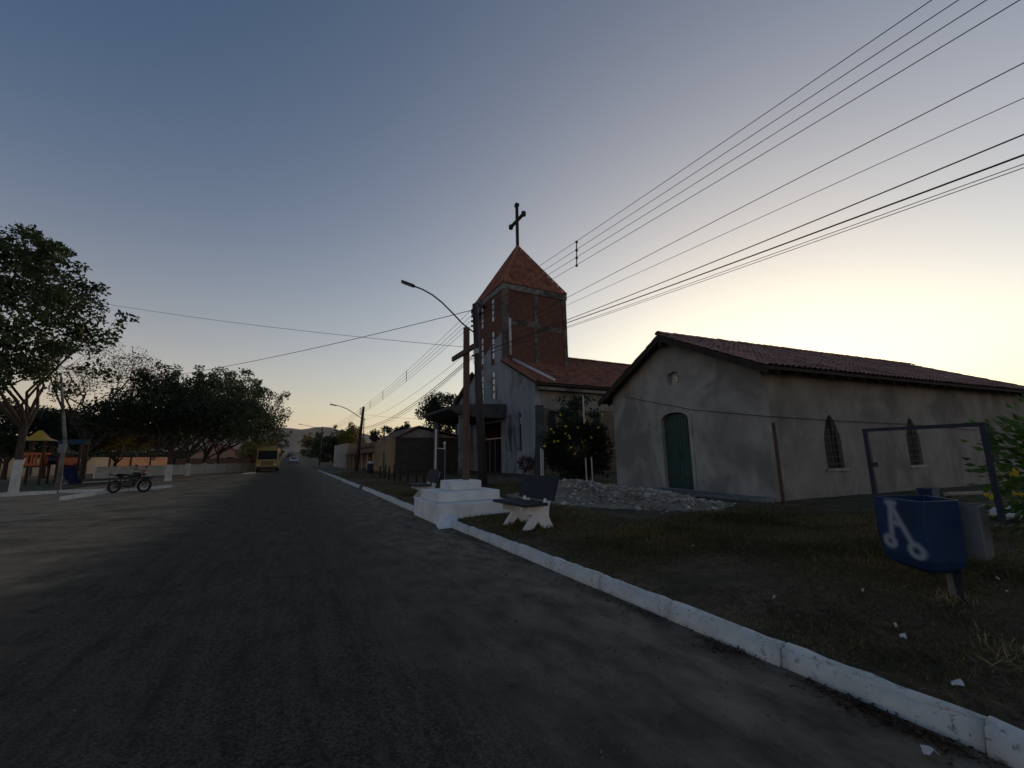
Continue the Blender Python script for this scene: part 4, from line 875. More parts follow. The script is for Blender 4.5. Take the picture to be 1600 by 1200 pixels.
def litter():
    spots = [(1497, 1072, .09), (1400, 980, .04), (1412, 998, .06), (1350, 855, .045), (1540, 890, .05), (1560, 907, .05), (1574, 928, .05), (1348, 925, .04), (1210, 936, .04), (1083, 855, .05), (1453, 1178, .09), (1330, 1068, .04), (1008, 954, .06), (1255, 820, .05), (1165, 838, .035)]
    for i, (px, py, s) in enumerate(spots):
        zz = .2 if i not in (10, 12) else .02; p = gnd(px, py, zz); mb = MB(); n = 7; rg = random.Random(i)
        mb.v.append(Vector((p.x, p.y, zz+.035)))
        for k in range(n): t = 2*math.pi*k/n; r = s*.45*rg.uniform(.6, 1.2); mb.v.append(Vector((p.x+r*math.cos(t), p.y+r*.7*math.sin(t), zz+rg.uniform(.0, .035))))
        for k in range(n): mb.f.append((0, 1+k, 1+(k+1) % n))
        o = mb.build('paper_scrap', 'paper'); md = o.modifiers.new('t', 'SOLIDIFY'); md.thickness = .003
        tag(origin(o), 'crumpled white paper scrap lying on the dry lawn' if i not in (10, 12) else 'crumpled white paper scrap in the gutter at the foot of the kerb', 'litter', 'scraps of paper on the lawn' if i not in (10, 12) else 'scraps of paper in the gutter')
    p = gnd(1588, 812, .2); s = MB().lathe(p+Vector((0, 0, .0)), [(.02, 0), (.3, .02), (.38, .1), (.28, .17), (.1, .19), (.08, .24), (0, .25)], 14)
    rg = random.Random(2)
    for v in s.v: v += Vector((rg.uniform(-.03, .03), rg.uniform(-.03, .03)*1.5, rg.uniform(-.01, .02)))
    tag(origin(s.build('white_sack', 'paper', smooth=True)), 'white sack lying on the grass beyond the refuse bins', 'sack')
    a, b = gnd(1478, 776, .2), gnd(1549, 779, .2); d = a.lerp(b, 1)
    o = MB().tube([atY(1478, 772, 4.2), atY(1515, 771, 4.2), atY(1549, 769, 4.2)], .05, 8).build('pale_pole', 'old_pole'); o2 = tag(o, 'pale wooden pole lying across low trestles near the chapel wall', 'pole')
    for px in (1482, 1546):
        t = atY(px, 771, 4.2); MB().bar((t.x, 4.2, .1), (t.x, 4.2, t.z-.04), .08).build('trestle', 'dark_wood', o2)
    c = atY(1455, 771, 5.2); c.z = .15
    tag(origin(MB().bbox(c.x-.25, c.x+.25, 5.1, 5.4, .15, .42, .04).box(c.x-.27, c.x+.27, 5.08, 5.42, .39, .43).build('plastic_crate', 'blue')), 'blue plastic tub on the grass before the chapel windows', 'tub')
litter()

# ------------------------------------------------------------------ trees and bushes
def limb(mb, a, b, r0, r1, rg, wob=.12, n=5, seg=7):
    a, b = Vector(a), Vector(b); L = (b-a).length; pts = []; rs = []
    for i in range(n+1):
        t = i/n; k = math.sin(math.pi*t)*L*wob; pts.append(a.lerp(b, t)+Vector((rg.uniform(-k, k), rg.uniform(-k, k), rg.uniform(-k, k)*.5+math.sin(math.pi*t)*L*.05))); rs.append(r0+(r1-r0)*t)
    mb.tube(pts, rs, seg, cap=False); return pts
def tree(name, base, label, group, trunk_h, rt, cz, rad, n_clump, leaves, leaf_size, mat, seed, white=0.0, sprouts=0, clump_r=(.6, 1.1), hollow=.55, bare=False, n_limb=6, off=(0, 0), lean=(0, 0), flat=False, cat='tree'):
    rg = random.Random(seed); nr = np.random.default_rng(seed); base = Vector(base); T = thing(name, base, label, cat, group); mb = MB()
    fork = base+Vector((lean[0], lean[1], trunk_h)); c = base+Vector((off[0], off[1], cz))
    mb.tube([base-Vector((0, 0, .15)), base+Vector((0, 0, .25)), base.lerp(fork, .3), base.lerp(fork, .65)+Vector((rg.uniform(-.1, .1), rg.uniform(-.1, .1), 0)), fork], [rt*1.3, rt*1.1, rt, rt*.85, rt*.8], 12, cap=False)
    clumps = []
    for i in range(n_clump):
        while True:
            d = Vector((rg.gauss(0, 1), rg.gauss(0, 1), rg.gauss(0, 1))).normalized()
            if not flat or d.z > -.72: break
        q = rg.uniform(hollow, 1.0)**.6
        clumps.append((c+Vector((d.x*rad[0]*q, d.y*rad[1]*q, d.z*rad[2]*q)), rg.uniform(*clump_r)))
    ends = []
    for i in range(n_limb):
        t = 2*math.pi*(i+rg.uniform(-.3, .3))/n_limb; k = rg.uniform(.45, .75); e = c+Vector((math.cos(t)*rad[0]*k, math.sin(t)*rad[1]*k, rg.uniform(-.35, .35)*rad[2]))
        pts = limb(mb, fork-Vector((0, 0, rg.uniform(0, .3)*trunk_h)), e, rt*.5, rt*.16, rg); ends += pts[2:]
    for p, r in clumps:
        near = min(ends, key=lambda q: (q-p).length_squared)
        if rg.random() < (1.0 if bare else .6): limb(mb, near, p, rt*.13, rt*.03, rg, .1, 3, 5)
    for k in range(sprouts):
        t = rg.uniform(0, 2*math.pi); kq = rg.uniform(.1, 1.0); s = c+Vector((math.cos(t)*rad[0]*kq, math.sin(t)*rad[1]*kq, rad[2]*math.sqrt(max(0, 1-kq*kq))*.85)); L = rg.uniform(.9, 2.2)*min(rad[2], 3.2)/3.0
        e = s+Vector((math.cos(t)*L*.55*kq, math.sin(t)*L*.55*kq, L)); limb(mb, s, e, rt*.08, rt*.03, rg, .05, 3, 5)
        for u in (.35, .7, 1.0, 1.0): clumps.append((s.lerp(e, u)+Vector((rg.uniform(-.25, .25), rg.uniform(-.25, .25), 0)), rg.uniform(.28, .5)*clump_r[1]))
    mb.build('trunk', 'bark', T, smooth=True)
    if white: MB().tube([base+Vector((0, 0, -.1)), base+Vector((0, 0, .25)), base+Vector((lean[0]*white/trunk_h, lean[1]*white/trunk_h, white))], [rt*1.33, rt*1.14, rt*1.06], 14, cap=False).build('whitewashed_foot', 'white', T, smooth=True)
    w = np.array([r**2 for _, r in clumps]); cnt = np.maximum(6, (leaves*w/w.sum()).astype(int)); P = []
    for (p, r), k in zip(clumps, cnt):
        d = nr.normal(size=(k, 3)); d /= np.linalg.norm(d, axis=1)[:, None]; rr = r*nr.uniform(.25, 1.0, size=(k, 1))**.5; P.append(np.array(p)+d*rr*np.array([1, 1, .75]))
    P = np.concatenate(P); scatter_quads('crown', P, nr.uniform(.6, 1.3, len(P))*leaf_size, mat, T, seed, aspect=.55, bend=.12)
    return T
gt = 'street trees with whitewashed trunks on the left'
tree('shade_tree', gnd(20, 773), 'tall spreading tree with whitewashed foot beside the playground tower', gt, 3.6, .16, 8.0, (4.4, 4.6, 3.5), 95, 17000, .24, 'leaf', 1, 1.7, 46, (.45, .9), hollow=.3, n_limb=11, off=(-1.5, -.5))
for i, (px, py, cz, rad, ncl, lv, off, seed, lb, nsp) in enumerate(((262, 751, 5.1, (5.8, 5.0, 2.2), 95, 18000, (-.3, 1.0), 12, 'broad tree with whitewashed trunk nearest the motorcycle along the low white wall', 9),
        (292, 743, 6.4, (6.2, 6.0, 3.6), 110, 20000, (.6, 0), 13, 'tree with whitewashed trunk, second along the low white wall from the motorcycle', 12),
        (318, 740, 6.9, (6.6, 6.2, 4.2), 120, 20000, (1.4, 0), 14, 'tree with whitewashed trunk, third along the low white wall from the motorcycle', 12),
        (338, 737, 6.9, (6.9, 6.5, 4.3), 120, 20000, (2.2, 0), 15, 'tree with whitewashed trunk whose boughs reach over the yellow bus', 14))):
    b = gnd(px, py); tree('shade_tree', b, lb, gt, 2.4, .2, cz, rad, ncl+15, int(lv*.9), .27, 'leaf_dark' if i == 0 else 'leaf', seed, 1.25, nsp+10, (.7, 1.25), hollow=.15, n_limb=10, off=off, flat=True)
tree('leafless_tree', (-16.0, 50, 0), 'nearly bare tree with reddish dry leaves behind the tall shade tree', None, 3.0, .2, 9.2, (5.0, 4.5, 3.4), 120, 5500, .17, 'leaf_dry', 21, bare=True, clump_r=(.5, .9), n_limb=9, hollow=.3)
gp = 'round clipped trees behind the playground'
for i, (px, Y, cz, r, mt, lb) in enumerate(((70, 58, 4.2, 4.2, 'leaf_dark', 'dark round clipped tree right behind the playground tower'), (130, 62, 4.6, 3.6, 'leaf_yellow_lit', 'round clipped tree with warm light painted into its leaves next to the pale boundary wall'), (182, 68, 4.6, 3.4, 'leaf_yellow_lit', 'smaller round tree with sunlight painted into its leaves over the salmon wall'), (10, 60, 4.6, 4.8, 'leaf_dark', 'dark round tree behind the tall shade tree trunk'), (95, 80, 5.6, 4.0, 'leaf_yellow_lit', 'pale yellow-green tree far behind the playground'), (235, 84, 5.0, 3.6, 'leaf_dark', 'dark round tree far behind the motorcycle'))):
    b = atY(px, 720, Y); b.z = 0; tree('clipped_tree', b, lb, gp, 1.8, .2, cz, (r, r, r*.62), 45, 7000, .3, mt, 30+i, 0, 0, (.7, 1.1), hollow=.4, n_limb=5, flat=True)
# beyond the bus and the far right side
gf = 'far roadside trees'
for i, (X, Y, cz, rad, mt, lb) in enumerate(((-6.5, 100, 3.0, (3.6, 5, 2.0), 'leaf_yellow_lit', 'olive roadside tree beyond the yellow bus'), (-7.5, 128, 3.6, (4.0, 6, 2.2), 'leaf', 'green roadside tree beyond the bus, farther up the road'), (-5.5, 190, 7.6, (4.6, 7, 3.4), 'leaf_dark', 'far dark tree at the left where the road climbs'),
        (9.5, 104, 4.0, (3.6, 4, 3.2), 'leaf_dark', 'dark dense tree next to the white columned house'), (8.0, 122, 4.2, (3.6, 4, 2.8), 'leaf', 'green tree behind the dark dense one past the white columned house'), (11.5, 100, 5.6, (2.6, 3, 2.2), 'leaf_yellow_lit', 'thin pale tree rising over the white columned house'), (8.5, 165, 6.2, (4.5, 6, 2.8), 'leaf_dark', 'far dark tree right of the climbing road'), (6.5, 215, 8.0, (4, 6, 2.6), 'leaf_yellow_lit', 'far olive tree right of the climbing road'))):
    tree('roadside_tree', (X, Y, road_z(Y)-.05), lb, gf, 1.6, .2, cz-road_z(Y)*.5, rad, 40, 4500, .4, mt, 50+i, 0, 3, (.7, 1.2), hollow=.35, n_limb=5)
# around the church
tree('mango_tree', (17.6, 52, 0), 'dark round tree rising behind the church canopy', None, 3.0, .3, 6.9, (3.4, 3.4, 2.6), 60, 9000, .3, 'leaf_dark', 71, 0, 0, (.8, 1.3), hollow=.4)
tree('slender_tree', (12.6, 38.6, 0), 'slender leafy tree between the dark wall and the church front', None, 2.2, .1, 4.2, (1.2, 1.2, 1.6), 26, 1500, .24, 'leaf_dark', 72, 0, 0, (.3, .5), n_limb=5)
for i, (X, Y, cz, r) in enumerate(((12.5, 66, 4.6, 2.4), (15, 63, 4.9, 2.2))): tree('garden_tree', (X, Y, 0), ('low bushy tree whose top shows over the ochre house roof', 'bushy tree top showing beside the ochre house gable')[i], None, 2.2, .15, cz, (r, r, 1.2), 22, 2200, .3, 'leaf_dark', 80+i, 0, 2, (.5, .8))

def bush(name, base, rad, h, leaves, size, mat, label, seed, flowers=(), stems=8, z0=.25, cat='bush'):
    rg = random.Random(seed); nr = np.random.default_rng(seed); base = Vector(base); T = thing(name, base, label, cat); mb = MB(); P = []
    for i in range(stems):
        t = rg.uniform(0, 6.28); k = rg.uniform(.3, 1); e = base+Vector((math.cos(t)*rad[0]*k, math.sin(t)*rad[1]*k, h*rg.uniform(.55, 1.0))); pts = limb(mb, base+Vector((rg.uniform(-.15, .15), rg.uniform(-.15, .15), -.05)), e, .025, .006, rg, .08, 5, 5)
        for q in range(3): e2 = e+Vector((rg.uniform(-.4, .4)*rad[0], rg.uniform(-.4, .4)*rad[1], rg.uniform(-.25, .15)*h)); limb(mb, pts[3], e2, .012, .004, rg, .1, 3, 4)
    mb.build('stems', 'bark', T)
    n = leaves; d = nr.normal(size=(n, 3)); d /= np.linalg.norm(d, axis=1)[:, None]; r = nr.uniform(.15, 1, size=(n, 1))**.45
    nz = np.array([math.sin(3.1*x+seed)*math.sin(2.7*y+1.3*seed)*.2+1 for x, y in d[:, :2]*3])[:, None]
    P = np.array(base)+np.array([0, 0, z0+(h-z0)/2])+d*r*nz*np.array([rad[0], rad[1], (h-z0)/2])
    scatter_quads('foliage', P, nr.uniform(.6, 1.3, n)*size, mat, T, seed, aspect=.5, bend=.15)
    for k, f in enumerate(flowers):
        mbf = MB(); c = Vector(f)
        for q in range(5):
            t = q*1.2566+k; fa = Vector((-.5+rg.uniform(-.5, .5), -.8+rg.uniform(-.4, .4), .4+rg.uniform(-.4, .4))).normalized(); e1 = fa.orthogonal().normalized(); e2 = fa.cross(e1); dd = (e1*math.cos(t)+e2*math.sin(t)+fa*.3).normalized(); s = (e2*math.cos(t)-e1*math.sin(t)); R_ = size*(.42 if size > .1 else .62)
            mbf.add([c, c+dd*R_*.6+s*R_*.42, c+dd*R_, c+dd*R_*.6-s*R_*.42], [(0, 1, 2, 3)])
        mbf.build('flower', 'petal', T, fix=False)
    return T
bc = Vector((12.75, 17.2, .15)); fl = []
for px, py in ((861, 671), (865, 676), (883, 677), (889, 681), (890, 685), (891, 684), (892, 699), (898, 709), (910, 691), (914, 688), (923, 683), (924, 684), (932, 708), (948, 692), (866, 690), (872, 689), (960, 700), (915, 657), (941, 648), (876, 648), (935, 668), (851, 697), (884, 666), (950, 706), (903, 668)):
    fl.append(atY(px, py, 15.9+rnd.uniform(-.3, .3)))
bush('flowering_bush', bc, (1.75, 1.6, 1), 3.1, 9500, .17, 'leaf_dark', 'big dark bush with yellow flowers between church and chapel', 91, fl, 10, .2)
tree('flowering_sapling', (13.2, 17.6, .15), 'taller feathery shoot rising from the yellow flowered bush', None, 1.8, .05, 3.4, (1.0, .9, .7), 14, 700, .2, 'leaf_dark', 92, 0, 5, (.25, .4), n_limb=4, cat='sapling')
for i, (px, y0, y1) in enumerate(((846, 700, 748), (849, 702, 748), (917, 715, 752), (926, 714, 752), (913, 618, 662))):
    b = atY(px, y1, 15.4); t = atY(px+(-1 if i < 2 else -2), y0, 15.4)
    if i < 4: b.z = .1
    o = MB().tube([b, t], .035, 6).build('bean_pole', 'pvc'); tag(origin(o), 'pale stake standing against the yellow flowered bush' if i < 4 else 'pale pipe end sticking out of the top of the yellow flowered bush', 'stake', 'pale stakes by the bush' if i < 4 else None)
rs = Vector((6.15, .93, .18)); fl = [Vector((*[q for q in zat(px, py, Vector((5.75, 1.15, 0)))],)) for px, py in ((1546, 775), (1582, 738), (1595, 700), (1590, 770))]
bush('rose_bush', rs, (.72, .66, 1), 1.78, 2600, .08, 'leaf_bush', 'leafy bush with yellow flowers at the right beside the refuse bins', 95, fl, 12, .35)
bush('red_leaf_bush', atX(822, 736, 14.5)+Vector((0, 0, -.05)), (.5, .5, 1), 1.0, 420, .17, 'leaf_dry', 'small reddish bush at the foot of the church front wall', 96, (), 6, .1)

# ------------------------------------------------------------------ grass, straw and dead leaves
def grass():
    rg = np.random.default_rng(9); n = 420000; Y = np.concatenate([rg.uniform(-1.0, 6, 210000), rg.uniform(4, 18, 140000), rg.uniform(18, 44, 70000)]); X = 3.28+rg.gamma(1.6, 2.4, n)
    patch = np.sin(X*1.9+Y*.8)+np.sin(Y*2.3-X*.7)+np.sin(X*.6+Y*.5+1)+rg.normal(0, .8, n)
    ok = (patch > -2.3) & (X < 11.3) & ~((X > 2.8) & (X < 4.95) & (Y > 9.1) & (Y < 11.5)) & ~((abs(X-8.4) < 2.2) & (abs(Y-9.6) < 3)); ok &= rg.uniform(size=n) < np.clip(8/np.hypot(X, Y), .3, 1)
    X, Y = X[ok], Y[ok]; Z = np.array([lawn_z(x, y) for x, y in zip(X, Y)])-.004
    o = scatter_quads('grass', np.stack([X, Y, Z], 1), rg.uniform(.018, .07, len(X))*np.clip(.75+.16*patch[ok], .45, 1.3)*np.clip(np.hypot(X, Y)/9+.7, 1, 3), 'blade', None, 9, aspect=.11, updir=.55, kind='stuff'); o['label'] = 'short dry grass blades on the right lawn'; o['category'] = 'grass'
    rows = []
    for px, py, k, s in ((1480, 935, 70, .1), (1590, 1040, 60, .18), (1500, 940, 40, .1), (1400, 870, 60, .07), (1150, 850, 50, .08), (1560, 1010, 50, .13)):
        p = gnd(px, py, .2); q = rg.normal(0, .11, (k, 2)); rows.append(np.stack([p.x+q[:, 0], p.y+q[:, 1], np.full(k, .185)], 1))
    P = np.concatenate(rows); o = scatter_quads('tall_grass', P, rg.uniform(.05, .13, len(P)), 'straw', None, 10, aspect=.06, updir=.6, kind='stuff'); o['label'] = 'dry straw tufts by the bin stump and the right kerb'; o['category'] = 'grass'
    n = 1500; Y = np.concatenate([rg.normal(1.5, .16, n//3), rg.normal(1.15, .1, n//8), rg.normal(2.35, .14, n//7), rg.normal(3.3, .3, n//12), rg.normal(7.5, .8, n//12), rg.uniform(.6, 12, n//6)]); X = 3.115-np.abs(rg.normal(0, .075, len(Y))); 
    o = scatter_quads('dead_leaves', np.stack([X, Y, np.full(len(X), .008)+rg.uniform(0, .02, len(X))], 1), rg.uniform(.012, .05, len(X)), 'dead_leaf', None, 11, aspect=.35, bend=.1, kind='stuff', flat=.22); o['label'] = 'brown dead leaves drifted along the foot of the kerb'; o['category'] = 'leaves'
    n = 2200; X = 3.4+rg.gamma(1.6, 2.2, n); Y = rg.uniform(-.5, 16, n); k = X < 11; X, Y = X[k], Y[k]; o = scatter_quads('lawn_leaves', np.stack([X, Y, np.array([lawn_z(a, b) for a, b in zip(X, Y)])+.012], 1), rg.uniform(.015, .055, len(X)), 'dead_leaf', None, 14, aspect=.5, bend=.12, kind='stuff', flat=.3); o['label'] = 'small dead leaves strewn over the dry lawn'; o['category'] = 'leaves'
    n = 3600; X = np.where(rg.uniform(size=n) < .5, 3.1-np.abs(rg.normal(0, 1.1, n)), rg.uniform(-10, 3, n)); Y = .6+rg.gamma(1.5, 5, n); o = scatter_quads('gravel', np.stack([X, Y, np.full(n, .007)], 1), np.clip(rg.gamma(1.6, .006, n)+.004, 0, .035), 'grit', None, 12, aspect=.9, bend=.3, kind='stuff', flat=.6); o['label'] = 'loose grit scattered over the road'; o['category'] = 'gravel'
grass()
def scrub():
    rg = np.random.default_rng(77); P = []
    for k in range(420):
        Y = rg.uniform(118, 420); s = 1 if rg.uniform() < .5 else -1; X = s*(6.5+abs(rg.normal(0, 9))); h = rg.uniform(1.2, 3.6)
        n = 60; d = rg.normal(size=(n, 3)); d /= np.linalg.norm(d, axis=1)[:, None]; P.append(np.array([X, Y, road_z(Y)*math.exp(-(max(0, abs(X)-14)/30)**2)+h*.45])+d*np.array([1.6, 1.6, h*.55])*rg.uniform(.4, 1, (n, 1)))
    for k in range(500):
        X = -rg.uniform(14, 120); Y = 118+rg.uniform(0, 50)+abs(X)*.2; h = rg.uniform(2.5, 6.5); n = 60; d = rg.normal(size=(n, 3)); d /= np.linalg.norm(d, axis=1)[:, None]; P.append(np.array([X, Y, h*.45])+d*np.array([2.4, 2.4, h*.55])*rg.uniform(.4, 1, (n, 1)))
    P = np.concatenate(P); o = scatter_quads('roadside_scrub', P, rg.uniform(.5, 1.1, len(P)), 'leaf_dark', None, 78, aspect=.7, bend=.1, kind='stuff'); o['label'] = 'far off scrub and wood beside the climbing road'; o['category'] = 'scrub'
scrub()

# ------------------------------------------------------------------ houses on the right beyond the church
AX, AY, AZ = Vector((1, 0, 0)), Vector((0, 1, 0)), Vector((0, 0, 1))
def houses():
    X0, Y0, Y1 = 7.7, 36.9, 46.0; H = thing('ochre_house', (X0+3, (Y0+Y1)/2, .1), 'ochre fronted house with dark blockwork side and red tiled roof', 'house')
    par = [(Y0, 0), (Y1, 0), (Y1, 3.12), (44.6, 3.12), (44.6, 3.32), (42.5, 3.32), (42.5, 3.2), (40.6, 3.2), (40.6, 3.4), (38.4, 3.4), (38.4, 3.28), (Y0, 3.28)]
    MB().wall((X0, 0, 0), AY, AZ, -AX, par, [[(40.4, .1), (41.2, .1), (41.2, 2.15), (40.4, 2.15)]], .2).build('front_wall', 'yellow', H)
    d = MB().box(X0+.06, X0+.1, 40.4, 41.2, .1, 2.15).build('door', 'green', H); MB().bbox(X0+.02, X0+.06, 40.48, 40.53, 1.0, 1.12, .005).build('handle', 'metal', d)
    MB().box(X0+.21, 14.2, Y0+.02, Y0+.2, 0, 3.25).build('side_wall', 'block', H); MB().box(14.0, 14.2, Y0+.2, Y1, 0, 3.25).build('rear_wall', 'block', H); MB().box(X0+.2, 14.0, Y1-.2, Y1, 0, 3.1).build('side_wall', 'yellow', H)
    A = Vector((9.9, 0, 4.15)); MB().add([(X0+.25, Y0+.05, 3.252), (13.8, Y0+.05, 3.252), (9.9, Y0+.05, 4.05)], [(0, 1, 2)]).build('gable', 'plaster', H)
    for s, ex, ez in ((-1, X0+.2, 3.2), (1, 14.4, 3.2)):
        e0 = Vector((ex, Y0-.25, ez+.06)); up = Vector((9.9-ex, 0, 4.2-ez)); L = Y1-Y0+.3; Nn = Vector((-(4.2-ez)*(-1 if s < 0 else 1)*-1, 0, abs(9.9-ex))).normalized(); Nn = Vector((s*(4.2-ez), 0, abs(9.9-ex))).normalized()
        mb = MB(); tiles(mb, e0, AY, up.normalized(), Nn, L, lambda u: up.length, .25, .42); mb.build('roof_tiles', 'tile_old', H, kind='stuff', fix=False)
        th = Vector((0, 0, -.06)); a = e0+Vector((0, 0, -.02)); b = a+AY*L; MB().add([a, b, b+up, a+up, a+th, b+th, b+up+th, a+up+th], [(0, 1, 2, 3), (7, 6, 5, 4), (0, 1, 5, 4), (0, 3, 7, 4), (1, 2, 6, 5)]).build('roof_deck', 'dark_wood', H)
    # porch house
    Y2, Y3 = 46.3, 70.5; P = thing('porch_house', (10, 58, .1), 'low house with long tiled street porch beside the leaning lamp pole', 'house')
    MB().wall((9.2, 0, 0), AY, AZ, -AX, [(Y2, 0), (Y3, 0), (Y3, 3.0), (Y2, 3.0)], [[(y, .1), (y+.9, .1), (y+.9, 2.1), (y, 2.1)] for y in (48.5, 53.5, 60)]+[[(y, .9), (y+1.3, .9), (y+1.3, 2.0), (y, 2.0)] for y in (50.6, 56.5, 64)], .2).build('front_wall', 'orange_wall', P)
    for y in (48.5, 53.5, 60): MB().box(9.28, 9.32, y, y+.9, .1, 2.1).build('door', 'dark_wood', P)
    for y in (50.6, 56.5, 64): w = MB().box(9.28, 9.31, y, y+1.3, .9, 2.0).build('window', 'glass', P); MB().box(9.24, 9.275, y+.62, y+.68, .9, 2.0).build('mullion', 'dark_wood', w)
    MB().box(9.4, 14, Y2+.05, Y2+.2, 0, 3).build('side_wall', 'brick', P); MB().box(9.4, 14, Y3-.2, Y3, 0, 3).build('side_wall', 'brick', P); MB().box(13.8, 14, Y2+.2, Y3-.2, 0, 3).build('rear_wall', 'brick', P)
    MB().add([(9.3, Y2, 3.0), (14, Y2, 3.0), (11.6, Y2, 4.1)], [(0, 1, 2)]).build('gable', 'orange_wall', P)
    def slope(e0, up, L, s, n):
        Nn = Vector((s*up.z, 0, abs(up.x))).normalized(); mb = MB(); tiles(mb, e0, AY, up.normalized(), Nn, L, lambda u: up.length, .25, .42); mb.build('roof_tiles', 'tile', P, kind='stuff', fix=False)
        th = Vector((0, 0, -.06)); a = e0+Vector((0, 0, -.02)); b = a+AY*L; MB().add([a, b, b+up, a+up, a+th, b+th, b+up+th, a+up+th], [(0, 1, 2, 3), (7, 6, 5, 4), (0, 1, 5, 4), (0, 3, 7, 4), (1, 2, 6, 5)]).build(n, 'dark_wood', P)
    slope(Vector((7.5, Y2, 2.08)), Vector((1.75, 0, .65)), Y3-Y2, -1, 'porch_deck'); slope(Vector((9.1, Y2, 3.0)), Vector((2.5, 0, 1.15)), Y3-Y2, -1, 'roof_deck'); slope(Vector((14.3, Y2, 3.0)), Vector((-2.7, 0, 1.15)), Y3-Y2, 1, 'roof_deck')
    for y in (46.6, 50.5, 54.5, 58.5, 62.5, 66.5, 70.2): MB().bbox(7.62, 7.76, y-.07, y+.07, 0, 2.05, .01).build('porch_post', 'cream', P)
    # white columned house
    Y4, Y5 = 71.0, 92; W = thing('columned_house', (8, 81, .1), 'pale facade with slim pilasters beyond the porch house', 'house')
    MB().wall((7.6, 0, 0), AY, AZ, -AX, [(Y4, 0), (Y5, 0), (Y5, 4.1), (Y4, 3.9)], [[(y, .1), (y+1.1, .1), (y+1.1, 2.3), (y, 2.3)] for y in (75, 83)]+[[(y, 1.0), (y+1.2, 1.0), (y+1.2, 2.3), (y, 2.3)] for y in (79, 87)], .25).build('front_wall', 'cream', W)
    for y in (75, 83): MB().box(7.72, 7.76, y, y+1.1, .1, 2.3).build('door', 'dark_wood', W)
    for y in (79, 87): MB().box(7.72, 7.76, y, y+1.2, 1.0, 2.3).build('window', 'glass', W)
    for y in (71.3, 74, 77.5, 81.5, 85.5, 89.5): MB().box(7.45, 7.598, y-.16, y+.16, 0, 3.85).build('pilaster', 'white', W)
    MB().box(7.85, 13, Y4+.02, Y4+.25, 0, 3.85).build('side_wall', 'yellow', W); MB().box(7.85, 13, Y5-.25, Y5, 0, 3.9).build('side_wall', 'cream', W); MB().box(7.9, 13.2, Y4+.1, Y5-.1, 3.7, 3.8).build('roof', 'tile_old', W)
    b = gnd(578, 740, .16); D = thing('water_drum', (b.x, b.y, .15), 'blue drum with a pale lid standing before the porch house', 'drum')
    MB().lathe((b.x, b.y, .15), [(.22, 0), (.25, .03), (.25, .3), (.27, .32), (.25, .34), (.25, .6), (.27, .62), (.25, .64), (.25, .85), (.22, .87)], 18).build('drum_body', 'navy', D, smooth=True)
    MB().lathe((b.x, b.y, 1.022), [(.28, 0), (.28, .1), (.15, .22), (0, .24)], 18).build('lid', 'paper', D, smooth=True)
houses()

